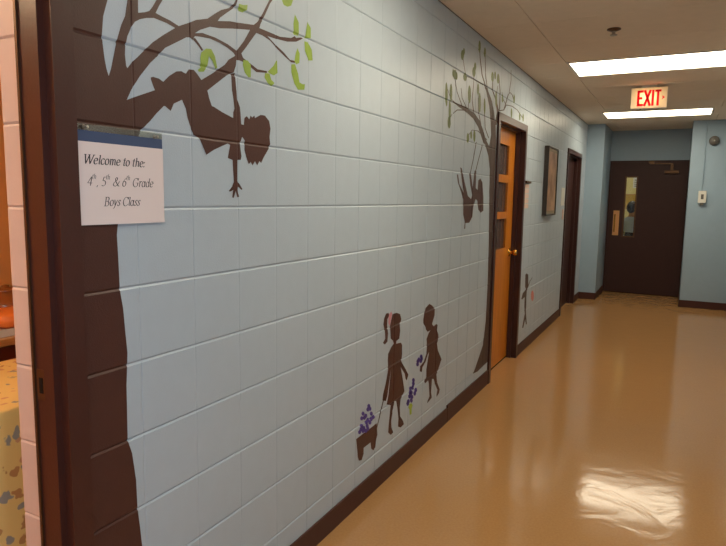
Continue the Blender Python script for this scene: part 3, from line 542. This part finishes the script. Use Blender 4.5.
# ------------------------------------------------------------------ ceiling of 2 x 4 ft tiles, lamps sit in the grid
bm = bmesh.new(); box(bm, -.25, XR + .12, Y_BACK - .12, YB + .12, ZC + .012, ZC + .10)
ceiling = tag(done(bm, 'ceiling', M_grid), 'off-white tiled ceiling of the corridor', kind='structure')
TM = {}
def tile_mesh(w, d):
    k = (round(w, 3), round(d, 3))
    if k not in TM:
        bm = bmesh.new(); box(bm, -w / 2 + .0015, w / 2 - .0015, -d / 2 + .0015, d / 2 - .0015, 0, .0118)
        bmesh.ops.bevel(bm, geom=[e for e in bm.edges if all(v_.co.z < .005 for v_ in e.verts)], offset=.002, segments=1, affect='EDGES')
        bmesh.ops.recalc_face_normals(bm, faces=bm.faces)
        me = bpy.data.meshes.new('ceiling_tile'); bm.to_mesh(me); bm.free(); me.materials.append(M_tile); TM[k] = me
    return TM[k]
LX0, LX1, SHIFT = .375, 1.595, .065
TY0 = 5.175; PY = .61
LAMPS = {-10: 'behind', -5: 'near', 0: 'mid', 5: 'far'}     # rows that hold a lamp
k0 = math.floor((Y_BACK - TY0) / PY); k1 = math.ceil((YB - TY0) / PY)
for k in range(k0, k1):
    a, b_ = max(Y_BACK, TY0 + k * PY), min(YB, TY0 + (k + 1) * PY)
    sh = SHIFT if k == 5 else 0
    for i_, (x0, x1) in enumerate(((0, LX0 - sh), (LX0 - sh, LX1 - sh), (LX1 - sh, XR))):
        if k in LAMPS and i_ == 1: continue
        if a > YE - .05: x0, x1 = max(x0, XL), min(x1, XRR)
        if b_ - a < .03 or x1 - x0 < .03: continue
        o = bpy.data.objects.new('ceiling_tile', tile_mesh(x1 - x0, b_ - a)); o.location = ((x0 + x1) / 2, (a + b_) / 2, ZC); link(o, ceiling)

# ------------------------------------------------------------------ door frames
def frame_parts(root, y0, y1, top, s0, s1, back, m, front=.014, face=.055, proud=.016, sides=(0, 1)):
    """hollow-metal frame: jamb profile with a stop; y0,y1 are the clear opening edges; s0,s1 are the stop's start and end depth"""
    prof = [(front, face), (front, 0), (s0, 0), (s0, -proud), (s1, -proud), (s1, 0), (back, 0), (back, face)]
    ox, oy, oz = root.location
    for s, ye in ((-1, y0), (1, y1)):
        bm = bmesh.new(); prism(bm, [(x - ox, ye + s * t - oy) for x, t in prof], 0, top, 'Z'); done(bm, 'jamb', m, root)
    bm = bmesh.new(); prism(bm, [(x - ox, top + t) for x, t in prof], y0 - face - oy, y1 + face - oy, 'Y')
    done(bm, 'head', m, root)
d1 = empty('door_1', (0, .46, 0), 'red-brown steel door frame beside the painted trunk', kind='structure')
frame_parts(d1, 0.0, .922, 2.03, -.012, -.046, -.105, M_frame_near)
bm = bmesh.new(); box(bm, -.093, -.062, .9195 - .46, .9215 - .46, .945, 1.02); sp = done(bm, 'strike_plate', M_bronze, d1)
bm = bmesh.new(); box(bm, -.084, -.071, .9185 - .46, .9194 - .46, .962, 1.0); done(bm, 'latch_hole', M_black, sp)
bm = bmesh.new(); box(bm, -.106, -.098, .917 - .46, .9219 - .46, 0, 2.03); done(bm, 'edge_bead', M_bronze, d1)

d2 = empty('door_2', (0, 5.09, 0), 'honey oak door with three glass lights in a brown frame', kind='structure')
frame_parts(d2, 4.667, 5.517, 2.03, -.034, -.072, -.125, M_frame)
oy = 5.09
bm = bmesh.new()
lites = [(1.011, 1.288), (1.322, 1.592), (1.632, 1.903)]
A0, A1, B0, B1 = 4.671 - oy, 4.876 - oy, 5.308 - oy, 5.513 - oy; XA, XBk = -.120, -.075
for q in ((XA, XBk, A0, A1, .014, 2.026), (XA, XBk, B0, B1, .014, 2.026), (XA, XBk, A1, B0, .014, 1.011), (XA, XBk, A1, B0, 1.903, 2.026), (XA, XBk, A1, B0, 1.288, 1.322), (XA, XBk, A1, B0, 1.592, 1.632)): box(bm, *q)
leaf = done(bm, 'door_leaf', M_doorwood, d2)
for z0, z1 in lites:
    boxes('pane', M_darkroompane, [(-.099, -.094, A1 + .001, B0 - .001, z0 + .001, z1 - .001)], leaf)
    boxes('bead', M_doorwood, [(-.082, -.0735, A1, B0, z0, z0 + .012), (-.082, -.0735, A1, B0, z1 - .012, z1), (-.082, -.0735, A1, A1 + .012, z0, z1), (-.082, -.0735, B0 - .012, B0, z0, z1)], leaf)
boxes('door_gap_shade', M_black, [(-.119, -.076, A0, B1, .001, .0135)], leaf)  # black strip standing in for the shade in the gap under the leaf
bm = bmesh.new(); lathe(bm, (-.075, 5.44 - oy, .972), [(.034, 0), (.034, .006), (.014, .010), (.012, .034), (.020, .040), (.028, .052), (.029, .062), (.022, .072), (0, .075)], 'X')
done(bm, 'knob', M_brass, leaf, smooth=True)

d3 = empty('door_3', (0, 8.40, 0), 'dark brown flush door at the far corridor corner', kind='structure')
frame_parts(d3, 7.885, 8.915, 2.01, -.034, -.072, -.125, M_frame); oy = 8.40
leaf = boxes('door_leaf', M_dark, [(-.12, -.075, 7.889 - oy, 8.911 - oy, .014, 2.006)], d3)
bm = bmesh.new(); lathe(bm, (-.075, 8.02 - oy, .97), [(.034, 0), (.034, .006), (.014, .010), (.012, .034), (.020, .040), (.028, .052), (.029, .062), (.022, .072), (0, .075)], 'X')
done(bm, 'knob', M_brass, leaf, smooth=True)
boxes('push_plate', M_bronze, [(-.0748, -.073, 7.96 - oy, 8.08 - oy, 1.15, 1.45)], leaf)

# end door in the recess
d4 = empty('door_4', (.785, YB, 0), 'dark brown exit door with a narrow vision glass', kind='structure'); ox = .785
boxes('door_frame', M_dark, [(XL + .001 - ox, .262 - ox, -.02, .10, 0, 2.04), (1.322 - ox, XRR - .001 - ox, -.02, .10, 0, 2.04), (XL + .001 - ox, XRR - .001 - ox, -.02, .10, 2.04, 2.0595), (.262 - ox, .280 - ox, -.003, .04, 0, 2.04), (1.304 - ox, 1.322 - ox, -.003, .04, 0, 2.04), (.280 - ox, 1.304 - ox, -.003, .04, 2.022, 2.04)], d4)
gx0, gx1, gz0, gz1 = .490 - ox, .632 - ox, .90, 1.80
lx0, lx1 = .266 - ox, 1.318 - ox
leaf = boxes('door_leaf', M_dark, [(lx0, gx0, -.05, -.005, .01, 2.036), (gx1, lx1, -.05, -.005, .01, 2.036), (gx0, gx1, -.05, -.005, .01, gz0), (gx0, gx1, -.05, -.005, gz1, 2.036)], d4)
boxes('vision_frame', M_bronze, [(gx0 - .022, gx0, -.058, -.050, gz0 - .02, gz1 + .02), (gx1, gx1 + .02, -.058, -.050, gz0 - .02, gz1 + .02), (gx0, gx1, -.058, -.050, gz0 - .02, gz0), (gx0, gx1, -.058, -.050, gz1, gz1 + .02)], leaf)
boxes('pane', M_glass, [(gx0, gx1, -.03, -.024, gz0, gz1)], leaf)
boxes('pull_plate', mat('tan_plate', (206, 150, 96), .35, .5), [(.330 - ox, .418 - ox, -.056, -.0501, .905, 1.29)], leaf, .002)
bm = bmesh.new(); box(bm, .350 - ox, .366 - ox, -.085, -.0565, .96, .975); box(bm, .350 - ox, .366 - ox, -.085, -.0565, 1.22, 1.235); box(bm, .350 - ox, .366 - ox, -.097, -.085, .96, 1.235)
done(bm, 'pull_handle', M_brass, leaf, .002)
bm = bmesh.new(); box(bm, 1.01 - ox, 1.20 - ox, -.10, -.0502, 1.86, 1.905); box(bm, 1.085 - ox, 1.125 - ox, -.10, -.0502, 1.905, 1.995); done(bm, 'door_closer', M_bronze, leaf, .003)
bm = bmesh.new(); box(bm, .81 - ox, 1.12 - ox, -.085, -.065, 1.998, 2.012); box(bm, .79 - ox, .86 - ox, -.075, -.02, 2.012, 2.05); done(bm, 'closer_arm', M_bronze, leaf)
boxes('door_gap_shade', M_black, [(lx0, lx1, -.046, -.010, .001, .0098)], leaf)  # same black strip, shade of the gap put in as colour

# ------------------------------------------------------------------ hall beyond the end door
tag(boxes('wall_beyond', M_cream, [(-1.2, 2.6, 13.5, 13.6, 0, 2.6), (-1.3, -1.2, YB + .12, 13.6, 0, 2.6), (2.6, 2.7, YB + .12, 13.6, 0, 2.6), (-1.2, XB, YB + .02, YB + .12, 0, 2.6), (XR + .12, 2.6, YB + .02, YB + .12, 0, 2.6)]), 'cream wall of the hall behind the exit door', kind='structure')
tag(boxes('ceiling', M_tile, [(-1.3, 2.7, YB + .121, 13.6, 2.6, 2.7)]), 'ceiling of the hall behind the exit door', kind='structure')
# ------------------------------------------------------------------ room on the left
RX, RY0, RY1 = -2.6, -.8, 3.0
tag(boxes('wall_room', M_orange, [(RX - .1, RX, RY0, RY1, 0, 2.5)]), 'orange wall of the room inside the near doorway', kind='structure')
tag(boxes('wall_room', M_orange, [(RX - .1, XB - .001, RY0 - .1, RY0, 0, 2.5)]), 'orange side wall of the room, near end', kind='structure')
tag(boxes('wall_room', M_orange, [(RX - .1, XB - .001, RY1, RY1 + .1, 0, 2.5)]), 'orange side wall of the room, behind the desk', kind='structure')
tag(boxes('ceiling', M_tile, [(RX - .1, XB - .001, RY0 - .1, RY1 + .1, 2.5, 2.6)]), 'ceiling of the room inside the near doorway', kind='structure')

# ================================================================== THINGS
# ------------------------------------------------------------------ ceiling lamps
names = {-10: 'white ceiling troffer lamp behind the added-window end of the corridor', -5: 'white ceiling troffer lamp above the mural girls', 0: 'lit ceiling troffer lamp between sprinkler and exit sign', 5: 'lit ceiling troffer lamp beyond the exit sign, by the door recess'}
for k in LAMPS:
    cy = TY0 + (k + .5) * PY; cx = (LX0 + LX1) / 2; hw, hd = (LX1 - LX0) / 2 - .003, PY / 2 - .003
    if k == 5: cx -= SHIFT
    r_ = empty('ceiling_light', (cx, cy, ZC - .006), names[k], 'ceiling light', 'fluorescent troffers')
    boxes('lamp_frame', M_whitemetal, [(-hw, -hw + .02, -hd, hd, 0, .0175), (hw - .02, hw, -hd, hd, 0, .0175), (-hw + .02, hw - .02, -hd, -hd + .02, 0, .0175), (-hw + .02, hw - .02, hd - .02, hd, 0, .0175)], r_)
    boxes('lens', M_lens, [(-hw + .02, hw - .02, -hd + .02, hd - .02, .006, .0165)], r_)

# ------------------------------------------------------------------ exit sign
ex = empty('exit_sign', (.925, 6.45, 2.305), 'illuminated cream EXIT sign with red letters under the ceiling', 'exit sign')
M_face = translucent('exit_face', (255, 242, 228), .6); M_red = translucent('exit_red', (255, 34, 66), .72)
hw = .155
boxes('housing', M_whitemetal, [(-hw, hw, .07, .075, 0, .19), (-hw, -hw + .004, 0.002, .07, 0, .19), (hw - .004, hw, 0.002, .07, 0, .19), (-hw, hw, 0.002, .07, 0, .004), (-hw, hw, 0.002, .07, .186, .19)], ex)
boxes('canopy', M_whitemetal, [(-.07, .07, .015, .06, .19, .212)], ex)
boxes('face_panel', M_face, [(-hw + .002, hw - .002, -.001, .002, .002, .188)], ex)
M_bulb = emitter('exit_bulb', (1.0, .80, .46), 10)
for bx in (-.052, .033):
    bm = bmesh.new(); lathe(bm, (bx, .034, .07), [(0, 0), (.010, .004), (.012, .02), (.010, .044), (0, .05)], 'Z', 12); done(bm, 'bulb', M_bulb, ex, smooth=True)
def strokes(bm, lst, y0, y1):
    for (xa, za), (xb, zb), w in lst:
        d = Vector((xb - xa, zb - za)); d.normalize(); n_ = Vector((-d.y, d.x)) * w / 2
        prism(bm, [(xa + n_.x, za + n_.y), (xb + n_.x, zb + n_.y), (xb - n_.x, zb - n_.y), (xa - n_.x, za - n_.y)], y0, y1, 'Y')
w = .020; z0, z1 = .022, .166; h0, h1 = z0 + w / 2, z1 - w / 2
E_ = [((-.091, z0), (-.091, z1), w), ((-.085, h0), (-.048, h0), w), ((-.085, h1), (-.048, h1), w), ((-.085, .094), (-.056, .094), w)]
X_ = [((-.038, z0), (.012, z1), w), ((.012, z0), (-.038, z1), w)]
I_ = [((.033, z0), (.033, z1), w)]
T_ = [((.076, z0), (.076, z1), w), ((.050, h1), (.102, h1), w)]
for s_ in (E_, X_, I_, T_):
    bm = bmesh.new(); strokes(bm, s_, -.0035, -.0012); done(bm, 'letter', M_red, ex)
bm = bmesh.new(); prism(bm, [(.108, .076), (.136, .094), (.108, .112), (.116, .094)], -.0035, -.0012, 'Y'); done(bm, 'arrow', M_red, ex)
bm = bmesh.new(); cyl(bm, (-.07, .03, -.008), .006, .0079, 'Z', 10); done(bm, 'test_button', M_bronze, ex)

# ------------------------------------------------------------------ sprinkler
sp = empty('sprinkler_head', (.806, 4.30, ZC), 'small dark fire sprinkler on the ceiling tile', 'sprinkler')
bm = bmesh.new(); lathe(bm, (0, 0, 0), [(0, -.0005), (.042, -.0005), (.042, -.006), (.02, -.014), (0, -.014)], 'Z', 20); done(bm, 'escutcheon', M_bronze, sp, smooth=True)
bm = bmesh.new(); lathe(bm, (0, 0, 0), [(0, -.0141), (.010, -.0141), (.010, -.034), (.022, -.036), (.022, -.040), (0, -.040)], 'Z', 14); done(bm, 'deflector', M_steel, sp)

# ------------------------------------------------------------------ welcome sign on the trunk
sg = empty('welcome_sign', (.0035, .976, 1.365), 'white paper welcome sign pinned over the painted trunk', 'sign')
SW = .270
boxes('backing_sheet', M_blue, [(0, .0012, 0, SW, 0, .2215)], sg)
boxes('paper', M_paper, [(.0013, .0024, 0, SW + .001, 0, .196)], sg)
boxes('paper', M_paper, [(.0025, .0030, 0, SW + .001, 0, .0085)], sg)
boxes('clear_strip', M_clear, [(0, .0010, 0, SW, .2216, .237)], sg)
for py_, pz_ in ((.026, .229), (.243, .226)):
    bm = bmesh.new(); lathe(bm, (.0013, py_, pz_), [(0, 0), (.0052, 0), (.0048, .002), (.002, .004), (.002, .009), (.0042, .010), (.0042, .012), (0, .0125)], 'X', 12); done(bm, 'push_pin', M_steel, sg, smooth=True)
def arc(cx, cy, rx, ry, a0, a1, n=14): return [(cx + rx * math.cos(math.radians(a0 + (a1 - a0) * i / n)), cy + ry * math.sin(math.radians(a0 + (a1 - a0) * i / n))) for i in range(n + 1)]
GL = {   # pen strokes of an italic serif hand: (strokes, advance)
 'o': ([arc(.21, .225, .17, .225, 0, 360, 18)], .44), 'e': ([[(.07, .22), (.34, .27)] + arc(.21, .225, .165, .225, 15, 325)], .42), 'c': ([arc(.21, .225, .165, .225, 40, 325)], .40),
 'a': ([arc(.20, .22, .16, .22, 0, 360, 18), [(.38, .45), (.36, .06), (.43, .02)]], .48), 'd': ([arc(.20, .215, .16, .215, 0, 360, 18), [(.29, .66), (.38, .68), (.36, .05), (.43, .02)]], .48),
 'l': ([[(.06, .66), (.14, .68), (.12, .05), (.20, .02)]], .24), 'h': ([[(.05, .66), (.13, .68), (.13, 0)], [(.13, .26)] + arc(.26, .30, .13, .15, 170, 0) + [(.38, .05), (.46, .02)]], .50),
 'm': ([[(.03, .42), (.11, .45), (.11, 0)], [(.11, .26)] + arc(.22, .31, .11, .14, 170, 0) + [(.33, 0)], [(.33, .26)] + arc(.44, .31, .11, .14, 170, 0) + [(.55, .05), (.63, .02)]], .68),
 't': ([[(.16, .60), (.12, .08), (.17, .01), (.25, .05)], [(.03, .45), (.26, .45)]], .29), 'r': ([[(.03, .42), (.11, .45), (.11, 0)], [(.11, .28), (.19, .42), (.30, .44), (.31, .39)]], .34),
 'y': ([[(.01, .44), (.07, .45), (.18, .02)], [(.36, .45), (.18, .02), (.10, -.15), (.0, -.20)]], .41), 's': ([[(.30, .36), (.28, .43), (.19, .45), (.10, .38), (.13, .28), (.25, .18), (.26, .07), (.16, 0), (.05, .03), (.03, .10)]], .35),
 'W': ([[(.03, .66), (.18, 0)], [(.18, 0), (.42, .64)], [(.40, .66), (.56, 0)], [(.56, 0), (.82, .66)], [(-.06, .66), (.13, .66)], [(.31, .66), (.50, .66)], [(.74, .66), (.92, .66)]], .86),
 'B': ([[(.12, .66), (.12, 0)], [(.02, .66), (.30, .66)] + arc(.29, .51, .15, .15, 90, -90, 10) + [(.12, .36)], [(.30, .36)] + arc(.29, .18, .19, .18, 90, -90, 10) + [(.02, 0)]], .58),
 'C': ([arc(.34, .33, .29, .34, 38, 322, 20), [(.58, .68), (.56, .50)]], .62), 'G': ([arc(.34, .33, .29, .34, 38, 322, 20), [(.58, .68), (.56, .50)], [(.42, .30), (.66, .30)], [(.57, .30), (.57, .10)]], .70),
 '4': ([[(.34, 0), (.34, .66), (.03, .19), (.46, .19)]], .49), '5': ([[(.44, .66), (.16, .66), (.11, .40)] + arc(.20, .20, .20, .20, 105, -135, 14)], .48), '6': ([[(.44, .67), (.26, .58), (.10, .38), (.06, .22)], arc(.23, .20, .17, .20, 0, 360, 18)], .48),
 '&': ([[(.68, .38), (.55, .14), (.34, 0), (.14, .03), (.06, .16), (.16, .30), (.40, .46), (.43, .60), (.33, .67), (.22, .58), (.28, .38), (.60, .03), (.72, .02)]], .76),
 ':': ([[(.08, .0), (.08, .09)], [(.08, .32), (.08, .41)]], .22), ',': ([[(.10, .04), (.11, .0), (.05, -.10)]], .24)}
def glyphs(parts, y, z, name, sx=1.):
    """parts: (text, em size, rise, pen weight); one mesh for one word of flat print"""
    x = y; bm = bmesh.new()
    def seg(p_, q, w_):
        for n_ in (Vector((math.cos(.35), math.sin(.35))) * w_ / 2, None):
            if n_ is None:
                d = Vector((q[0] - p_[0], q[1] - p_[1]))
                if d.length < 1e-7: continue
                d.normalize(); n_ = Vector((-d.y, d.x)) * w_ * .19
            vs = [(p_[0] + n_.x, p_[1] + n_.y), (p_[0] - n_.x, p_[1] - n_.y), (q[0] - n_.x, q[1] - n_.y), (q[0] + n_.x, q[1] + n_.y)]
            try: bm.faces.new([bm.verts.new((.00255 if w_ else 0, a, b2)) for a, b2 in vs])
            except ValueError: pass
    for s, size, rise, wt in parts:
        for ch in s:
            if ch == ' ': x += size * .24 * sx; continue
            st, adv = GL[ch]
            for pl in st:
                pts = [(x + (px * sx + .22 * py) * size, z + rise + py * size) for px, py in pl]
                for a, b2 in zip(pts, pts[1:]): seg(a, b2, wt * size)
            x += adv * size * sx
    for f in bm.faces:
        f.normal_update()
        if f.normal.x < 0: f.normal_flip()
    me = bpy.data.meshes.new(name); bm.to_mesh(me); bm.free(); me.materials.append(M_ink)
    return link(bpy.data.objects.new(name, me), sg)
TS = .0325
glyphs([('Welcome to the:', TS, 0, .115)], .0205, .1445, 'lettering', .94)
q_ = TS * .55; r_ = .016
glyphs([('4', TS, 0, .088), ('th', q_, r_, .09), (', 5', TS, 0, .088), ('th', q_, r_, .09), (' & 6', TS, 0, .088), ('th', q_, r_, .09), (' Grade', TS, 0, .088)], .0270, .0935, 'lettering', .885)
glyphs([('Boys Class', TS, 0, .088)], .0735, .0450, 'lettering', .85)

# ------------------------------------------------------------------ notice holder beside the oak door
nh = empty('notice_holder', (.0015, 5.625, 1.362), 'column of small pinkish paper slips beside the oak door', 'notice')
boxes('clip_bar', M_bronze, [(0, .018, -.015, .17, .225, .245)], nh)
for i in range(5): boxes('paper_slip', M_pinkpaper, [(0, .002, 0, .155, i * .045, i * .045 + .037)], nh)
# framed picture
pf = empty('framed_picture', (.0015, 6.70, 1.278), 'dark framed brown print hanging between the doors', 'picture')
M_pframe = mat('picture_frame_wood', (46, 36, 30), .35, .5)
PW, PH, PD = .268, .705, .045
boxes('picture_frame', M_pframe, [(0, PD, -PW, -PW + .016, 0, PH), (0, PD, PW - .016, PW, 0, PH), (0, PD, -PW + .016, PW - .016, PH - .016, PH), (0, PD, -PW + .016, PW - .016, 0, .016)], pf, .002)
boxes('mat_border', mat('mat_board', (150, 140, 122), .7, .3), [(.004, .036, -PW + .017, PW - .017, .017, PH - .017)], pf)
boxes('print', M_print, [(.0361, .038, -PW + .05, PW - .05, .05, PH - .05)], pf)
# white notice and switch next to the far door
boxes_ = tag(boxes('wall_notice', M_white, [(0, .004, -.11, .11, 0, .21)], None, .001, origin=None), 'white sheet fixed beside the dark far doorway', 'notice'); boxes_.location = (.0015, 7.64, 1.375)
sw = empty('light_switch', (.0015, 7.70, 1.21), 'small pink-beige light switch below the white sheet', 'switch')
boxes('switch_plate', M_pinkpaper, [(0, .006, -.04, .04, 0, .12)], sw, .002); boxes('toggle', M_white, [(.006, .016, -.006, .006, .05, .072)], sw, .001)

# ------------------------------------------------------------------ bell and alarm box on the right pier
be = empty('fire_bell', (1.595, YE - .0015, 2.246), 'round grey fire alarm bell high on the right pier', 'alarm bell')
bm = bmesh.new(); lathe(bm, (0, 0, 0), [(0, 0), (.040, 0), (.040, .020), (0, .020)], '-Y', 20); done(bm, 'back_box', M_whitemetal, be)
bm = bmesh.new(); lathe(bm, (0, 0, 0), [(.058, .0205), (.063, .024), (.062, .034), (.054, .046), (.038, .055), (.014, .060), (0, .061)], '-Y', 28); done(bm, 'gong', M_bell, be, smooth=True)
bm = bmesh.new(); lathe(bm, (0, 0, 0), [(.009, .0602), (.009, .066), (0, .067)], '-Y', 12); done(bm, 'bolt', M_steel, be)
al = empty('alarm_box', (1.508, YE - .0015, 1.43), 'white alarm box with a dark slot fed by a thin conduit', 'alarm box')
boxes('cover', M_white, [(-.048, .048, -.045, 0, 0, .16)], al, .004)
boxes('slot', M_bell, [(-.016, .016, -.0465, -.0452, .05, .115)], al)
boxes('base_knob', M_bell, [(-.022, .022, -.035, -.006, -.032, -.0005)], al, .003)
bm = bmesh.new(); cyl(bm, (-.01, -.012, .1605), .006, ZC - 1.43 - .1605 - .001, 'Z', 10); done(bm, 'conduit', M_end, al)

# ------------------------------------------------------------------ things in the room on the left
rl = empty('room_lamp', (-1.3, .1, 2.4995), 'round warm ceiling lamp of the orange room', 'ceiling light')
bm = bmesh.new(); lathe(bm, (0, 0, 0), [(0, -.0005), (.16, -.0005), (.16, -.02), (0, -.02)], 'Z', 24); done(bm, 'lamp_base', M_whitemetal, rl)
bm = bmesh.new(); lathe(bm, (0, 0, 0), [(.15, -.0205), (.15, -.04), (.12, -.075), (.06, -.095), (0, -.10)], 'Z', 24); done(bm, 'lamp_shade', emitter('room_lamp_glow', (1.0, .72, .44), 60), rl, smooth=True)
# small table under the floral cloth
tb = empty('side_table', (-.93, 1.50, 0), 'small square table standing under the floral cloth', 'table')
boxes('table_top', M_deskwood, [(-.28, .28, -.36, .36, .705, .73)], tb)
for sx in (-1, 1):
    for sy in (-1, 1): boxes('leg', M_deskwood, [(sx * .25 - .02, sx * .25 + .02, sy * .32 - .02, sy * .32 + .02, 0, .7045)], tb)
bm = bmesh.new(); n = 120; top = []; mid = []; bot = []
per = []
hx, hy, rad = .292, .372, .05
for i in range(n):
    t = 2 * math.pi * i / n; c_, s_ = math.cos(t), math.sin(t)
    k = 1 / max(abs(c_) / hx, abs(s_) / hy) if True else 0
    per.append((c_ * k, s_ * k, t))
def ring(f, z): return [bm.verts.new((x * f(t), y * f(t), z)) for x, y, t in per]
r0 = ring(lambda t: .965, .7395); r1 = ring(lambda t: 1.0, .733); r2 = ring(lambda t: 1.02 + .012 * math.sin(9 * t), .60); r3 = ring(lambda t: 1.05 + .035 * math.sin(9 * t + .6), .30); r4 = ring(lambda t: 1.07 + .05 * math.sin(9 * t + .9), .03)
cv_ = bm.verts.new((0, 0, .740))
for i in range(n):
    j = (i + 1) % n; bm.faces.new((cv_, r0[i], r0[j]))
    for a, b_ in ((r0, r1), (r1, r2), (r2, r3), (r3, r4)): bm.faces.new((a[i], b_[i], b_[j], a[j]))
tc_ = done(bm, 'tablecloth', M_cloth, None, smooth=True); tc_.location = (-.93, 1.50, .0); tag(tc_, 'cream floral tablecloth draped to the floor inside the doorway', 'tablecloth')
# desk behind it
dk = empty('desk', (-1.95, 2.05, 0), 'wooden desk with dark red front behind the floral table', 'desk')
boxes('desk_top', M_deskwood, [(-.40, .42, -.72, .72, .715, .75)], dk, .003)
boxes('front_panel', M_redwood, [(.34, .37, -.68, .68, .08, .7145)], dk)
for sy in (-1, 1): boxes('side_panel', M_redwood, [(-.36, .3395, sy * .66 - .02, sy * .66 + .02, 0, .7145)], dk)
tr = tag(boxes('white_tray', M_white, [(-.17, .17, -.22, .22, 0, .006), (-.17, -.16, -.22, .22, .006, .035), (.16, .17, -.22, .22, .006, .035), (-.16, .16, -.22, -.21, .006, .035), (-.16, .16, .21, .22, .006, .035)]), 'shallow white tray lying on the desk', 'tray'); tr.location = (-1.74, 1.92, .751)
bm = bmesh.new(); lathe(bm, (0, 0, 0), [(0, 0), (.06, .002), (.115, .03), (.12, .055), (.09, .085), (.04, .098), (0, .092)], 'Z', 24)
for v_ in bm.verts: a = math.atan2(v_.co.y, v_.co.x); f = 1 + .06 * math.cos(8 * a); v_.co.x *= f; v_.co.y *= f
pu = done(bm, 'orange_gourd', mat('orange_skin', (226, 120, 50), .45, .4, var=.08), None, smooth=True); pu.location = (-1.74, 1.92, .7575); tag(pu, 'rounded orange object on the white tray', 'gourd')
jr = empty('glazed_jar', (-2.12, 2.14, .7505), 'brown glazed jar standing at the back of the desk', 'jar')
bm = bmesh.new(); lathe(bm, (0, 0, 0), [(0, 0), (.12, 0), (.17, .03), (.18, .07), (.15, .11), (.10, .13), (.10, .14), (0, .14)], 'Z', 28); done(bm, 'jar_body', mat('brown_glaze', (150, 84, 40), .12, .6, coat=.5), jr, smooth=True)
bm = bmesh.new(); lathe(bm, (0, 0, 0), [(0, .1405), (.106, .1405), (.09, .15), (.02, .154), (.02, .164), (0, .167)], 'Z', 20); done(bm, 'lid', MATS['brown_glaze'], jr, smooth=True)

# ------------------------------------------------------------------ hall beyond: lamp, board, notice, person
hl = empty('hall_lamp', (.5, 12.2, 2.5995), 'white ceiling lamp in the hall behind the exit door', 'ceiling light')
boxes('lamp_frame', M_whitemetal, [(-.32, .32, -.32, .32, -.02, -.0005)], hl); boxes('lens', M_lens, [(-.30, .30, -.30, .30, -.03, -.0201)], hl)
bd = empty('pin_board', (.36, 13.4985, 1.28), 'ochre pin board on the cream wall seen through the vision glass', 'board')
boxes('board_panel', M_ochre, [(-.5, .5, -.012, 0, 0, .30)], bd); boxes('board_rim', M_deskwood, [(-.5, .5, -.016, -.0125, 0, .015), (-.5, .5, -.016, -.0125, .285, .30)], bd)
pn = empty('wall_notice', (.44, 13.498, 1.70), 'white printed notice above the ochre pin board', 'notice')
boxes('paper', M_white, [(-.055, .12, -.003, 0, 0, .22)], pn)
for i in range(4): boxes('printed_line', M_ink, [(-.03, .09, -.0036, -.0031, .03 + i * .04, .045 + i * .04)], pn)
pe_v = [(0, 0, .72), (0, 0, .86), (0, .005, 1.0), (0, 0, 1.10), (0, 0, 1.17), (0, -.012, 1.25), (0, -.012, 1.35),
        (.13, 0, 1.09), (.175, .02, .90), (.185, -.03, .72), (.185, -.045, .655), (-.13, 0, 1.09), (-.175, .02, .90), (-.185, -.03, .72), (-.185, -.045, .655),
        (.07, 0, .68), (.08, -.01, .38), (.085, .02, .06), (.085, -.09, .025), (-.07, 0, .68), (-.08, -.01, .38), (-.085, .02, .06), (-.085, -.09, .025)]
pe_e = [(0, 1), (1, 2), (2, 3), (3, 4), (4, 5), (5, 6), (3, 7), (7, 8), (8, 9), (9, 10), (3, 11), (11, 12), (12, 13), (13, 14), (0, 15), (15, 16), (16, 17), (17, 18), (0, 19), (19, 20), (20, 21), (21, 22)]
pe_r = [(.12, .09), (.115, .085), (.13, .09), (.12, .08), (.045, .045), (.075, .085), (.06, .07), (.06, .06), (.042, .042), (.032, .032), (.022, .035), (.06, .06), (.042, .042), (.032, .032), (.022, .035), (.08, .08), (.058, .058), (.038, .04), (.035, .025), (.08, .08), (.058, .058), (.038, .04), (.035, .025)]
me = bpy.data.meshes.new('person'); me.from_pydata(pe_v, pe_e, []); po_ = bpy.data.objects.new('person', me); COL.objects.link(po_)
md = po_.modifiers.new('skin', 'SKIN')
for i, sv in enumerate(me.skin_vertices[0].data): sv.radius = pe_r[i]; sv.use_root = (i == 0)
po_.modifiers.new('sub', 'SUBSURF').levels = 2
dg = bpy.context.evaluated_depsgraph_get(); dg.update()
me2 = bpy.data.meshes.new_from_object(po_.evaluated_get(dg)); bpy.data.objects.remove(po_)
zmin = min(v_.co.z for v_ in me2.vertices)
for v_ in me2.vertices: v_.co.z -= zmin
me2.materials.clear()
for m in (M_skin, M_shirt, M_trousers): me2.materials.append(m)
for p_ in me2.polygons:
    z = p_.center.z; x = abs(p_.center.x); p_.use_smooth = True
    p_.material_index = 0 if z > 1.165 or (z < .76 and x > .14) else (1 if z > .90 or x > .145 else 2)
pe = bpy.data.objects.new('person', me2); COL.objects.link(pe); pe.location = (.50, 12.0, 0); pe.rotation_euler = (0, 0, math.radians(150))
tag(pe, 'dark-haired person in a pale shirt standing behind the exit door glass', 'person')
bm = bmesh.new(); bmesh.ops.create_uvsphere(bm, u_segments=20, v_segments=14, radius=1)
for v_ in list(bm.verts):
    if v_.co.z < -.35 and v_.co.y < .1: bm.verts.remove(v_)
for v_ in bm.verts: v_.co = Vector((v_.co.x * .088, v_.co.y * .098 + .012, v_.co.z * .115 + 1.335 - zmin))
done(bm, 'hair', M_hair, pe, smooth=True)
